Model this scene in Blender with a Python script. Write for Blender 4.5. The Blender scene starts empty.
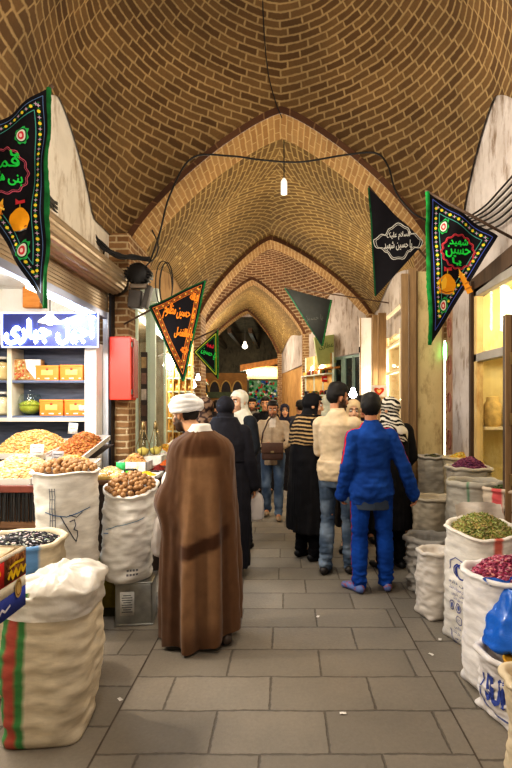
import bpy, bmesh, math, random, unicodedata
from mathutils import Vector, Matrix, noise, Euler
random.seed(7)
PI=math.pi
SC=bpy.context.scene; COL=SC.collection
F=512.0; VX,VY,EYE=285.0,405.0,1.6
def P(px,py,Y): return Vector(((px-VX)*Y/F, Y, EYE+(VY-py)*Y/F))
def C(r,g,b,k=1.0):
    f=lambda c:(c/255/12.92 if c/255<=.04045 else ((c/255+.055)/1.055)**2.4)*k
    return (f(r),f(g),f(b),1.0)
def mixc(a,b,t):
    t=max(0,min(1,t)); return tuple(a[i]*(1-t)+b[i]*t for i in range(3))+(1.0,)
def sst(a,b,x):
    t=max(0,min(1,(x-a)/(b-a))) if a!=b else float(x>a); return t*t*(3-2*t)
nz=lambda x,y,z: noise.noise(Vector((x,y,z)))
# ------------------------------------------------------------------ materials
class NT:
    def __init__(s,name):
        s.m=bpy.data.materials.new(name); s.m.use_nodes=True; s.t=s.m.node_tree; s.t.nodes.clear()
        s.out=s.n('ShaderNodeOutputMaterial'); s.b=s.n('ShaderNodeBsdfPrincipled'); s.l(s.b.outputs[0],s.out.inputs[0])
    def n(s,t,**k):
        x=s.t.nodes.new(t)
        for a,v in k.items(): setattr(x,a,v)
        return x
    def l(s,a,b): s.t.links.new(a,b)
    def set(s,node,key,v):
        i=node.inputs[key]
        if hasattr(v,'links') or isinstance(v,bpy.types.NodeSocket): s.l(v,i)
        else: i.default_value=v
    def M(s,op,a,b=0.0,c=0.0):
        x=s.n('ShaderNodeMath',operation=op)
        for i,v in enumerate((a,b,c)): s.set(x,i,v)
        return x.outputs[0]
    def mix(s,f,a,b,blend='MIX'):
        x=s.n('ShaderNodeMix',data_type='RGBA',blend_type=blend)
        s.set(x,0,f); s.set(x,6,a); s.set(x,7,b); return x.outputs[2]
    def noise(s,vec,scale,detail=3.0,rough=.55,out=0):
        x=s.n('ShaderNodeTexNoise'); 
        if vec is not None: s.l(vec,x.inputs['Vector'])
        x.inputs['Scale'].default_value=scale; x.inputs['Detail'].default_value=detail; x.inputs['Roughness'].default_value=rough
        return x.outputs[out]
    def coord(s,k='Object'): return s.n('ShaderNodeTexCoord').outputs[k]
    def map(s,vec,sc):
        x=s.n('ShaderNodeMapping'); s.l(vec,x.inputs[0]); x.inputs['Scale'].default_value=sc; return x.outputs[0]
    def ramp(s,f,stops):
        x=s.n('ShaderNodeValToRGB'); s.l(f,x.inputs[0]); e=x.color_ramp.elements
        while len(e)<len(stops): e.new(.5)
        for i,(p,c) in enumerate(stops): e[i].position=p; e[i].color=c
        return x.outputs[0]
    def bump(s,h,strength=.3,dist=.01):
        x=s.n('ShaderNodeBump'); s.set(x,'Height',h); x.inputs['Strength'].default_value=strength; x.inputs['Distance'].default_value=dist
        s.l(x.outputs[0],s.b.inputs['Normal'])
    def fin(s,col=None,rough=None,metal=None,spec=None):
        for k,v in (('Base Color',col),('Roughness',rough),('Metallic',metal),('Specular IOR Level',spec)):
            if v is not None: s.set(s.b,k,v)
        return s.m
MATS={}
def plain(name,col,rough=.6,metal=0,var=.25,scale=9,bump=.15,bs=60,spec=.4,stretch=(1,1,1)):
    if name in MATS: return MATS[name]
    n=NT(name); v=n.map(n.coord(),stretch); f=n.noise(v,scale,4)
    d=tuple(c*(1-var) for c in col[:3])+(1,); u=tuple(min(1,c*(1+var)) for c in col[:3])+(1,)
    c=n.ramp(f,[(.3,d),(.7,u)])
    if bump: n.bump(n.noise(v,bs,3),bump,.004)
    MATS[name]=n.fin(c,rough,metal,spec); return MATS[name]
def vmat(name,rough=.8,bump=.2,bs=140,var=.12,spec=.25,sheen=0,stretch=(1,1,1),scale=14):
    if name in MATS: return MATS[name]
    n=NT(name); a=n.n('ShaderNodeAttribute',attribute_name='Col'); v=n.map(n.coord(),stretch); f=n.noise(v,scale,4)
    k=n.ramp(f,[(.25,(1-var*2,)*3+(1,)),(.75,(1+var*.6,)*3+(1,))])
    c=n.mix(1.0,a.outputs[0],k,'MULTIPLY')
    if bump: n.bump(n.noise(v,bs,3),bump,.003)
    if sheen: n.b.inputs['Sheen Weight'].default_value=sheen
    MATS[name]=n.fin(c,rough,0,spec); return MATS[name]
def emis(name,col,st):
    if name in MATS: return MATS[name]
    n=NT(name); n.b.inputs['Emission Color'].default_value=col; n.b.inputs['Emission Strength'].default_value=st
    MATS[name]=n.fin(col,.5); return MATS[name]
def glass(name='clear_glass',tint=(.95,.98,.97,1),rough=.03):
    if name in MATS: return MATS[name]
    n=NT(name); n.t.nodes.remove(n.b)
    g=n.n('ShaderNodeBsdfGlossy'); g.inputs['Roughness'].default_value=rough
    t=n.n('ShaderNodeBsdfTransparent'); t.inputs[0].default_value=tint
    lw=n.n('ShaderNodeLayerWeight'); lw.inputs[0].default_value=.5; fac=n.M('ADD',n.M('MULTIPLY',n.M('POWER',lw.outputs['Facing'],4.0),.30),.03)
    m=n.n('ShaderNodeMixShader'); n.l(fac,m.inputs[0]); n.l(t.outputs[0],m.inputs[1]); n.l(g.outputs[0],m.inputs[2]); n.l(m.outputs[0],n.out.inputs[0])
    MATS[name]=n.m; return n.m
def film(name='plastic_film',col=(.95,.95,.96,1)):
    if name in MATS: return MATS[name]
    n=NT(name); n.b.inputs['Base Color'].default_value=col; n.b.inputs['Roughness'].default_value=.3; n.b.inputs['Subsurface Weight'].default_value=0
    n.bump(n.noise(n.coord(),35,4),.35,.01)
    t=n.n('ShaderNodeBsdfTranslucent'); t.inputs[0].default_value=col
    m=n.n('ShaderNodeMixShader'); m.inputs[0].default_value=.35
    n.l(n.b.outputs[0],m.inputs[1]); n.l(t.outputs[0],m.inputs[2]); n.l(m.outputs[0],n.out.inputs[0])
    MATS[name]=n.m; return n.m
def brick(name,L,h,mort,c1,c2,cm,mode='flat',rk=(1.0,0.0),rough=.85,dirt=.35,mw=.012,soot=None):
    if name in MATS: return MATS[name]
    n=NT(name); uv=n.n('ShaderNodeUVMap').outputs[0]; sp=n.n('ShaderNodeSeparateXYZ'); n.l(uv,sp.inputs[0])
    wob=n.noise(n.coord(),3.0,2); w=n.M('MULTIPLY',n.M('SUBTRACT',wob,.5),.035)
    t=n.M('ADD',sp.outputs[1],w); tt=n.M('DIVIDE',t,h); row=n.M('FLOOR',tt)
    if mode=='ring':
        rt=n.M('MULTIPLY',n.M('ADD',row,.5),h); r=n.M('ADD',n.M('MULTIPLY',rt,rk[0]),n.M('MULTIPLY',n.M('MULTIPLY',rt,rt),rk[1]))
        s=n.M('MULTIPLY',sp.outputs[0],r)
    else: s=sp.outputs[0]
    rn=n.n('ShaderNodeTexWhiteNoise',noise_dimensions='1D'); n.l(row,rn.inputs['W'])
    off=n.M('ADD',n.M('MULTIPLY',n.M('FLOORED_MODULO',row,2.0),.5),n.M('MULTIPLY',rn.outputs[0],.22))
    x=n.M('ADD',n.M('DIVIDE',s,L),off); bx=n.M('FLOOR',x)
    fx=n.M('SUBTRACT',x,bx); fy=n.M('SUBTRACT',tt,row)
    dx=n.M('MULTIPLY',n.M('MINIMUM',fx,n.M('SUBTRACT',1.0,fx)),L); dy=n.M('MULTIPLY',n.M('MINIMUM',fy,n.M('SUBTRACT',1.0,fy)),h)
    d=n.M('MINIMUM',dx,dy); d=n.M('ADD',d,n.M('MULTIPLY',n.M('SUBTRACT',n.noise(n.coord(),28,3),.5),.016))
    mr=n.n('ShaderNodeMapRange'); n.l(d,mr.inputs[0]); mr.inputs[1].default_value=mort*.5-mw*.3; mr.inputs[2].default_value=mort*.5+mw*.5
    mask=mr.outputs[0]
    cv=n.n('ShaderNodeCombineXYZ'); n.l(bx,cv.inputs[0]); n.l(row,cv.inputs[1]); wn=n.n('ShaderNodeTexWhiteNoise',noise_dimensions='2D'); n.l(cv.outputs[0],wn.inputs['Vector'])
    bc=n.mix(wn.outputs[0],c1,c2); bc=n.mix(n.M('MULTIPLY',n.noise(n.coord(),45,4),.5),bc,tuple(c*.55 for c in c1[:3])+(1,))
    mc=n.mix(n.noise(n.coord(),7,4),cm,tuple(c*.72 for c in cm[:3])+(1,))
    col=n.mix(mask,mc,bc)
    big=n.ramp(n.noise(n.coord(),.9,4),[(.3,(1-dirt,)*3+(1,)),(.7,(1.08,1.05,1,1))])
    col=n.mix(1.0,col,big,'MULTIPLY')
    hh=n.M('ADD',mask,n.M('MULTIPLY',n.noise(n.coord(),60,3),.35)); n.bump(hh,.55,.012)
    MATS[name]=n.fin(col,rough,0,.25); return MATS[name]
def wood(name,c1,c2,scale=3,stretch=(1,1,12),rough=.6):
    if name in MATS: return MATS[name]
    n=NT(name); v=n.map(n.coord(),stretch); f=n.noise(v,scale,6,.65); c=n.ramp(f,[(.3,c1),(.7,c2)])
    n.bump(f,.25,.004); MATS[name]=n.fin(c,rough,0,.35); return MATS[name]
def plaster(name,c1,c2,c3,rough=.9):
    if name in MATS: return MATS[name]
    n=NT(name); v=n.coord(); f=n.noise(v,2.2,6,.6); g=n.noise(n.map(v,(1,1,.35)),6,6,.7)
    c=n.ramp(f,[(.35,c1),(.65,c2)]); c=n.mix(n.ramp(g,[(.52,(0,0,0,1)),(.68,(1,1,1,1))]),c,c3)
    n.bump(n.noise(v,30,5),.3,.01); MATS[name]=n.fin(c,rough,0,.2); return MATS[name]
# ------------------------------------------------------------------ mesh builder
class MB:
    def __init__(s): s.v=[]; s.f=[]; s.uv=[]; s.c=[]; s.col=(1,1,1,1); s.hasuv=False
    def add(s,vs,fs,col=None,uvs=None,cols=None):
        o=len(s.v); s.v+= [Vector(v) for v in vs]; s.f+=[tuple(i+o for i in f) for f in fs]
        s.c+= list(cols) if cols else [col or s.col]*len(vs)
        if uvs: s.hasuv=True
        s.uv+= uvs if uvs else [None]*len(fs)
        return s
    def box(s,c,d,rot=None,bev=0.0,col=None):
        bm=bmesh.new(); bmesh.ops.create_cube(bm,size=1)
        for v in bm.verts: v.co=Vector((v.co.x*d[0],v.co.y*d[1],v.co.z*d[2]))
        if bev: bmesh.ops.bevel(bm,geom=list(bm.edges),offset=min(bev,min(d)*.3),segments=2,profile=.6,affect='EDGES')
        R=rot if isinstance(rot,Matrix) else (Euler(rot).to_matrix() if rot else Matrix.Identity(3)); c=Vector(c)
        bm.verts.index_update(); vs=[R@v.co+c for v in bm.verts]; fs=[[v.index for v in f.verts] for f in bm.faces]; bm.free()
        return s.add(vs,fs,col)
    def box2(s,a,b,bev=0.0,col=None):
        a=Vector(a); b=Vector(b); d=b-a; return s.box((a+b)/2,(abs(d.x),abs(d.y),abs(d.z)),None,bev,col)
    def rings(s,rs,closed=True,capa=True,capb=True,col=None,cols=None):
        n=len(rs[0]); vs=[v for r in rs for v in r]; fs=[]
        for i in range(len(rs)-1):
            for j in range(n if closed else n-1):
                a=i*n+j; b=i*n+(j+1)%n; fs.append((a,b,b+n,a+n))
        if closed and capa: fs.append(tuple(range(n-1,-1,-1)))
        if closed and capb: fs.append(tuple(range((len(rs)-1)*n,len(rs)*n)))
        return s.add(vs,fs,col,None,cols)
    def tube(s,pts,r,n=8,col=None):
        pts=[Vector(p) for p in pts]; rs=[]; up=None
        rad=r if isinstance(r,(list,tuple)) else [r]*len(pts)
        for i,p in enumerate(pts):
            d=(pts[min(i+1,len(pts)-1)]-pts[max(i-1,0)]).normalized()
            if up is None: up=d.orthogonal().normalized()
            up=(up-d*up.dot(d)); up=up.normalized() if up.length>1e-6 else d.orthogonal().normalized()
            w=d.cross(up); rs.append([p+(up*math.cos(a)+w*math.sin(a))*rad[i] for a in [2*PI*k/n for k in range(n)]])
        return s.rings(rs,col=col)
    def lathe(s,prof,c=(0,0,0),n=20,col=None,axis=None):
        c=Vector(c); rs=[]
        q=Vector((0,0,1)).rotation_difference(Vector(axis)) if axis else None
        for r,z in prof:
            ring=[Vector((r*math.cos(2*PI*k/n),r*math.sin(2*PI*k/n),z)) for k in range(n)]
            rs.append([c+(q@v if q else v) for v in ring])
        return s.rings(rs,col=col)
    def ell(s,c,r,rot=None,n=16,m=10,col=None):
        c=Vector(c); R=rot if isinstance(rot,Matrix) else (Euler(rot).to_matrix() if rot else None)
        if not hasattr(r,'__len__'): r=(r,r,r)
        vs=[]; fs=[]
        def pt(x,y,z):
            v=Vector((x*r[0],y*r[1],z*r[2])); return c+(R@v if R else v)
        vs.append(pt(0,0,-1))
        for i in range(1,m):
            a=-PI/2+PI*i/m
            for k in range(n): vs.append(pt(math.cos(a)*math.cos(2*PI*k/n),math.cos(a)*math.sin(2*PI*k/n),math.sin(a)))
        vs.append(pt(0,0,1)); T=len(vs)-1
        for k in range(n):
            k2=(k+1)%n; fs.append((0,1+k2,1+k)); fs.append((T,1+(m-2)*n+k,1+(m-2)*n+k2))
            for i in range(m-2): fs.append((1+i*n+k,1+i*n+k2,1+(i+1)*n+k2,1+(i+1)*n+k))
        return s.add(vs,fs,col)
    def cap(s,p0,r0,p1,r1,n=14):
        p0=Vector(p0); p1=Vector(p1); d=p1-p0; L=d.length
        q=Vector((0,0,1)).rotation_difference(d) if L>1e-6 else None
        pr=[(max(1e-4,r0*math.cos(a)),r0*math.sin(a)) for a in [-PI/2+PI/2*i/4 for i in range(5)]]+[(max(1e-4,r1*math.cos(a)),L+r1*math.sin(a)) for a in [PI/2*i/4 for i in range(5)]]
        rs=[]
        for r,z in pr:
            rs.append([p0+(q@Vector((r*math.cos(2*PI*k/n),r*math.sin(2*PI*k/n),z)) if q else Vector((r*math.cos(2*PI*k/n),r*math.sin(2*PI*k/n),z))) for k in range(n)])
        return s.rings(rs)
    def chain(s,pts,rad):
        for i in range(len(pts)-1): s.cap(pts[i],rad[i],pts[i+1],rad[i+1])
        return s
    def loft(s,rows,n=28):
        rs=[]
        for c,rx,ry in rows:
            c=Vector(c) if hasattr(c,'__len__') else Vector((0,0,c))
            rs.append([c+Vector((rx*math.cos(2*PI*k/n),ry*math.sin(2*PI*k/n),0)) for k in range(n)])
        return s.rings(rs)
    def grid(s,fn,nu,nv,col=None,colf=None,uvf=None):
        vs=[];cs=[]
        for j in range(nv+1):
            for i in range(nu+1):
                v=Vector(fn(i/nu,j/nv)); vs.append(v); cs.append(colf(i/nu,j/nv,v) if colf else (col or s.col))
        fs=[(j*(nu+1)+i,j*(nu+1)+i+1,(j+1)*(nu+1)+i+1,(j+1)*(nu+1)+i) for j in range(nv) for i in range(nu)]
        return s.add(vs,fs,None,None,cs)
    def mesh(s,name='mesh',smooth=True,org=None):
        me=bpy.data.meshes.new(name); o=org or Vector((0,0,0))
        me.from_pydata([v-o for v in s.v],[],s.f); 
        a=me.color_attributes.new('Col','FLOAT_COLOR','POINT'); a.data.foreach_set('color',[x for c in s.c for x in c])
        if s.hasuv:
            u=me.uv_layers.new(name='UVMap'); k=0; fl=[]
            for fi,f in enumerate(s.f):
                for j in range(len(f)): fl+= list(s.uv[fi][j]) if s.uv[fi] else [0,0]
            u.data.foreach_set('uv',fl)
        me.polygons.foreach_set('use_smooth',[smooth]*len(me.polygons)); me.update(); return me
    def build(s,name,mat,parent=None,smooth=False,local=False,**tags):
        org=None
        if parent is not None and not local: org=Vector(parent.location)
            # parts built in world space under a parent that is only translated
        elif parent is None and 'at' in tags: org=Vector(tags['at'])
        at=tags.pop('at',None)
        o=link(name,s.mesh(name,smooth,org),mat,parent)
        if at is not None and parent is None: o.location=at
        if smooth=='auto': pass
        if tags: tag(o,**tags)
        return o
def link(name,me,mat,parent=None):
    o=bpy.data.objects.new(name,me); COL.objects.link(o)
    if mat and not me.materials: me.materials.append(mat)
    if parent: o.parent=parent
    return o
def tag(o,label=None,cat=None,group=None,kind=None):
    if label: o['label']=label
    if cat: o['category']=cat
    if group: o['group']=group
    if kind: o['kind']=kind
    return o
def thing(name,label,cat,loc,rz=0,group=None):
    o=bpy.data.objects.new(name,None); COL.objects.link(o); o.empty_display_size=.1
    o.location=loc; o.rotation_euler=(0,0,rz); return tag(o,label,cat,group)
def dup(root,loc,rz=None,label=None,rot=None,scale=None):
    r=root.copy(); COL.objects.link(r); r.location=loc
    if rz is not None: r.rotation_euler=(0,0,rz)
    if rot is not None: r.rotation_euler=rot
    if scale is not None: r.scale=(scale,)*3
    if label: r['label']=label
    for ch in list(root.children):
        c=ch.copy(); COL.objects.link(c); c.parent=r
        for g in ch.children:
            d=g.copy(); COL.objects.link(d); d.parent=c
    return r
def remesh(mb,voxel,smooth=3):
    me=mb.mesh('tmp'); o=bpy.data.objects.new('tmp',me); COL.objects.link(o)
    m=o.modifiers.new('r','REMESH'); m.mode='VOXEL'; m.voxel_size=voxel
    if smooth: q=o.modifiers.new('s','SMOOTH'); q.factor=.5; q.iterations=smooth
    dg=bpy.context.evaluated_depsgraph_get(); dg.update()
    r=bpy.data.meshes.new_from_object(o.evaluated_get(dg)); bpy.data.objects.remove(o); bpy.data.meshes.remove(me)
    return r
def dress(me,disp=None,colf=None,cut=None):
    ns=[v.normal.copy() for v in me.vertices]
    if disp:
        for v,n in zip(me.vertices,ns): v.co=v.co+n*disp(v.co,n)
    if cut:
        bm=bmesh.new(); bm.from_mesh(me); bmesh.ops.delete(bm,geom=[v for v in bm.verts if cut(v.co)],context='VERTS'); bm.to_mesh(me); bm.free()
        ns=[v.normal.copy() for v in me.vertices]
    for a in list(me.color_attributes): me.color_attributes.remove(a)
    a=me.color_attributes.new('Col','FLOAT_COLOR','POINT')
    if colf: a.data.foreach_set('color',[x for v,n in zip(me.vertices,ns) for x in (colf(v.co,n) if callable(colf) else colf)])
    me.polygons.foreach_set('use_smooth',[True]*len(me.polygons)); me.materials.clear(); me.update(); return me
def join_mesh(mes):
    vs=[];fs=[];cs=[]
    for me in mes:
        o=len(vs); vs+=[v.co.copy() for v in me.vertices]; fs+=[tuple(i+o for i in p.vertices) for p in me.polygons]
        a=me.color_attributes['Col']; cs+=[tuple(d.color) for d in a.data]
    m=MB(); m.add(vs,fs,None,None,cs); r=m.mesh('body'); return r
# ------------------------------------------------------------------ lettering
FORMS={}
for rng in (range(0xFB50,0xFBFF+1),range(0xFE70,0xFEFF)):
    for cp in rng:
        d=unicodedata.decomposition(chr(cp)).split()
        if len(d)==2 and d[0] in('<isolated>','<initial>','<medial>','<final>'): FORMS.setdefault(chr(int(d[1],16)),{})[d[0][1:-1]]=chr(cp)
def shape_word(w):
    out=[]; i=0; prev=False
    while i<len(w):
        ch=w[i]
        if ch=='ل' and i+1<len(w) and w[i+1]=='ا':
            out.append('\uFEFC' if prev else '\uFEFB'); prev=False; i+=2; continue
        fm=FORMS.get(ch,{}); nxt=w[i+1] if i+1<len(w) else None
        canj='initial' in fm; nx=bool(nxt and 'final' in FORMS.get(nxt,{}))
        k=('medial' if canj and nx else 'final') if prev and 'final' in fm else ('initial' if canj and nx else 'isolated')
        out.append(fm.get(k,fm.get('isolated',ch))); prev=canj and nx; i+=1
    return ''.join(reversed(out))
def persian(s): return ' '.join(shape_word(w) for w in reversed(s.split(' ')))
TC={}
def text_geo(s,rtl=True,res=2):
    k=(s,rtl,res)
    if k in TC: return TC[k]
    c=bpy.data.curves.new('t','FONT'); c.body=persian(s) if rtl else s; c.resolution_u=res; c.align_x='CENTER'; c.size=1
    o=bpy.data.objects.new('t',c); COL.objects.link(o); dg=bpy.context.evaluated_depsgraph_get(); dg.update()
    me=bpy.data.meshes.new_from_object(o.evaluated_get(dg)); bpy.data.objects.remove(o)
    vs=[(v.co.x,v.co.y) for v in me.vertices]; fs=[tuple(p.vertices) for p in me.polygons]
    x0=min(v[0] for v in vs);x1=max(v[0] for v in vs);y0=min(v[1] for v in vs);y1=max(v[1] for v in vs)
    vs=[((v[0]-(x0+x1)/2),(v[1]-(y0+y1)/2)) for v in vs]; TC[k]=(vs,fs,x1-x0,y1-y0); return TC[k]
def put_text(mb,s,mapf,w=None,h=None,rtl=True,col=None,bold=0):
    # mapf(a,b): position of the point a right, b up (metres) from the middle of the writing
    vs,fs,W,H=text_geo(s,rtl); k=(w/W) if w else h/H
    if w and h: kx,ky=w/W,h/H
    else: kx=ky=k
    mb.add([mapf(v[0]*kx,v[1]*ky) for v in vs],fs,col)
    if bold:
        for dx,dy in ((bold,0),(-bold,0),(0,bold),(0,-bold)): mb.add([mapf(v[0]*kx+dx,v[1]*ky+dy) for v in vs],fs,col)
# ------------------------------------------------------------------ the setting
BR1=brick('vault_brick',.25,.088,.019,C(92,68,42),C(126,98,62),C(172,146,104),'ring',(1.02,-.09))
BR2=brick('fan_vault_brick',.29,.10,.023,C(108,84,48),C(140,112,66),C(184,160,108),'ring',(.85,-.04))
BR3=brick('third_vault_brick',.29,.10,.024,C(110,78,56),C(144,108,80),C(196,172,140),'ring',(1.02,-.09))
BRF=brick('barrel_brick',.24,.076,.018,C(116,86,58),C(148,114,78),C(190,164,126))
BRS=brick('soffit_brick',.33,.085,.018,C(164,126,78),C(186,150,100),C(214,184,134),dirt=.2)
BRR=brick('ring_brick',.34,.12,.014,C(92,64,48),C(116,82,60),C(150,116,84))
BRP=brick('pier_brick',.23,.078,.018,C(132,98,66),C(160,124,86),C(200,178,144))
FLOORM=brick('paving_stone',.56,.335,.010,C(132,126,117),C(147,140,130),C(108,102,95),'flat',rough=.62,dirt=.3,mw=.006)
PL=plaster('old_plaster',C(206,198,184),C(222,214,200),C(168,152,132))
PLD=plaster('peeling_plaster',C(172,162,156),C(200,192,188),C(122,104,88))
PLW=plaster('shop_white_paint',C(232,230,224),C(242,240,236),C(214,208,198))
DARK=plain('dark_void',C(30,26,24),.9,var=.3,scale=2)
def struct(name,mb,mat,smooth=False,parent=None,at=None):
    o=link(name,mb.mesh(name,smooth,Vector(at) if at else None),mat,parent)
    if at: o.location=at
    if not parent: o['kind']='structure'
    return o
# floor: a middle walk of cross-laid slabs and a border on each side
fb=MB()
def strip(x0,x1,du,kv):
    n=30; 
    for i in range(n):
        a=-3.2+i*(33.2/n); b=-3.2+(i+1)*(33.2/n)
        fb.add([(x0,a,0),(x1,a,0),(x1,b,0),(x0,b,0)],[(0,1,2,3)],None,[[(x0+du,a*kv),(x1+du,a*kv),(x1+du,b*kv),(x0+du,b*kv)]])
strip(-.87,.87,0,1); strip(.87,4.6,.31,.87); strip(-5.6,-.87,.17,.92)
struct('floor',fb,FLOORM)
SEAM=plain('paving_joint',C(78,70,62),.9)
for k,x in enumerate((-.87,.87)):
    struct('trim_%d'%(k+1),MB().box2((x-.004,-3.2,.0005),(x+.004,14,.0025)),SEAM)
prof=lambda u:(max(0,1-abs(u)**1.25))**.8
qsd=lambda w:(max(0,1-abs(w)**1.35))**.8
ARCH=[(2.3,-2.05,1.9,-.05,3.6,1.74),(6.4,-2.05,1.9,-.05,3.6,1.74),(11.3,-1.95,1.95,-.33,3.6,1.74),(14.6,-2.5,.62,-.94,3.6,1.66),(20.2,-3.4,-.2,-1.5,3.6,1.80)]
DEP=.62
def vz(u,v,zs,rise,c0,c1,k1):
    a=abs(u); c=c0+(c1-c0)*a*a; k=1+(k1-1)*a*a
    if c0>.5:
        w=abs(v)**3; Pu=(1-a*a)*(1-w)+prof(u)**2*w; b=a**3
        Q=max(0,1-(v/k)**2)*(1-b)+qsd(v/k)**2*b
        return zs+rise*math.sqrt(max(0,Pu)+c*Q)
    return zs+rise*math.sqrt(prof(u)**2+c*qsd(v/k)**2)
def vault(name,A,B,mode,mat,c0,c1,k1,nu=56,nv=44,y0off=0.0):
    def pt(u,v):
        s=(v+1)/2; L=lambda i:A[i]*(1-s)+B[i]*s
        y=(A[0]+y0off)*(1-s)+B[0]*s; xl,xr,xa,zs,ri=[L(i) for i in range(1,6)]
        x=xa+u*(xr-xa) if u>0 else xa+u*(xa-xl)
        return Vector((x,y,vz(u,v,zs,ri,c0,c1,k1)))
    mb=MB(); G=[[pt(-1+2*i/nu,-1+2*j/nv) for i in range(nu+1)] for j in range(nv+1)]
    def uvd(i,j):
        p=G[j][i]; c=pt(0,0); d=p-c; R=2.6
        return (math.atan2(d.x,d.y),R*math.acos(max(-1,min(1,(p.z-c.z+R)/R))))
    if mode=='dome': UV=[[uvd(i,j) for i in range(nu+1)] for j in range(nv+1)]
    arc=[[0]*(nu+1) for _ in range(nv+1)]
    for j in range(nv+1):
        for i in range(1,nu+1): arc[j][i]=arc[j][i-1]+(G[j][i]-G[j][i-1]).length
    vs=[p for r in G for p in r]; fs=[]; uvs=[]
    for j in range(nv):
        for i in range(nu):
            ids=[(i,j),(i,j+1),(i+1,j+1),(i+1,j)]
            fs.append(tuple(b*(nu+1)+a for a,b in ids))
            if mode=='dome':
                q=[UV[b][a] for a,b in ids]; m=max(t[0] for t in q)
                q=[(t[0]+2*PI if m-t[0]>PI else t[0],t[1]) for t in q]
            elif mode=='corner':
                cx=0 if i<nu/2 else nu; cy=0 if j<nv*.3 else nv; c=G[cy][cx]; q=[]
                for a,b in ids:
                    d=G[b][a]-c; h=math.hypot(d.x,d.y); th=math.atan2(abs(d.x),abs(d.y)) if h>1e-5 else .7
                    q.append((th,d.length*1.04))
            else: q=[(arc[b][a]-arc[b][nu]/2,G[b][a].y) for a,b in ids]
            uvs.append(q)
    mb.add(vs,fs,None,uvs); return struct(name,mb,mat,True)
def rib(k,A,dep=DEP,ring=.095):
    y,xl,xr,xa,zs,ri=A; n=64; O=[];I=[]
    for i in range(n+1):
        u=-1+2*i/n
        # sample denser near the feet
        u=math.sin(u*PI/2)*.35+u*.65
        O.append((xa+u*((xr-xa) if u>0 else (xa-xl)),zs+ri*prof(u)))
        a,b=xl+ring,xr-ring
        I.append((xa+u*((b-xa) if u>0 else (xa-a)),zs+(ri-ring)*prof(u)))
    m=MB(); r=MB(); L=0; M2=0
    for i in range(n):
        l=math.hypot(I[i+1][0]-I[i][0],I[i+1][1]-I[i][1])
        m.add([(I[i][0],y,I[i][1]),(I[i][0],y+dep,I[i][1]),(I[i+1][0],y+dep,I[i+1][1]),(I[i+1][0],y,I[i+1][1])],[(0,1,2,3)],None,[[(0.03,L),(dep+.03,L),(dep+.03,L+l),(0.03,L+l)]])
        r.add([(O[i][0],y-.004,O[i][1]),(I[i][0],y-.004,I[i][1]),(I[i+1][0],y-.004,I[i+1][1]),(O[i+1][0],y-.004,O[i+1][1])],[(0,1,2,3)],None,[[(L,.115),(L,.005),(L+l,.005),(L+l,.115)]])
        r.add([(O[i][0],y+dep,O[i][1]),(I[i][0],y+dep,I[i][1]),(I[i+1][0],y+dep,I[i+1][1]),(O[i+1][0],y+dep,O[i+1][1])],[(3,2,1,0)],None,[[(L+l,.115),(L+l,.005),(L,.005),(L,.115)]])
        L+=l
    struct('trim_%d'%k,m,BRS,True); struct('trim_%d'%(k+1),r,BRR)
A0=(-3.2,)+ARCH[0][1:]
vault('ceiling_rear',A0,ARCH[0],'dome',BR1,1,.14,.62,28,22)
vault('ceiling',ARCH[0],ARCH[1],'dome',BR1,1,.21,.47,y0off=DEP)
vault('ceiling_second_bay',ARCH[1],ARCH[2],'corner',BR2,.10,.03,.7,y0off=DEP)
vault('ceiling_third_bay',ARCH[2],ARCH[3],'dome',BR3,.6,.10,.6,y0off=DEP)
vault('ceiling_fourth_bay',ARCH[3],ARCH[4],'corner',BR2,.06,.05,.8,y0off=DEP)
for i,a in enumerate(ARCH): rib(10+2*i,a)
# side walls above the shop fronts
def wallstrip(name,pts,z0,z1,mat):
    m=MB()
    for (a,b),(c,d) in zip(pts,pts[1:]):
        n=max(1,int(abs(d-b)/1.0))
        for i in range(n):
            s,t=i/n,(i+1)/n; p=(a+(c-a)*s,b+(d-b)*s); q=(a+(c-a)*t,b+(d-b)*t)
            m.add([(p[0],p[1],z0),(q[0],q[1],z0),(q[0],q[1],z1),(p[0],p[1],z1)],[(0,1,2,3)],None,[[(p[1],z0),(q[1],z0),(q[1],z1),(p[1],z1)]])
    return struct(name,m,mat)
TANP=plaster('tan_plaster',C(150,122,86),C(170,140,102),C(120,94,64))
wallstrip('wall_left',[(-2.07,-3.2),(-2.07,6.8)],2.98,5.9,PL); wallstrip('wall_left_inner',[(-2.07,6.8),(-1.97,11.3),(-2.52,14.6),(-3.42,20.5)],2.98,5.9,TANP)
wallstrip('wall_right',[(1.93,-3.2),(1.93,6.6),(1.97,11.3),(.64,14.6),(-.18,20.5)],2.82,5.9,PLD)
wallstrip('wall_left_front',[(-2.07,-3.2),(-2.07,1.2)],0,2.98,PL)
wallstrip('wall_right_front',[(1.93,-3.2),(1.93,4.2)],0,2.82,PLD)
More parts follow.
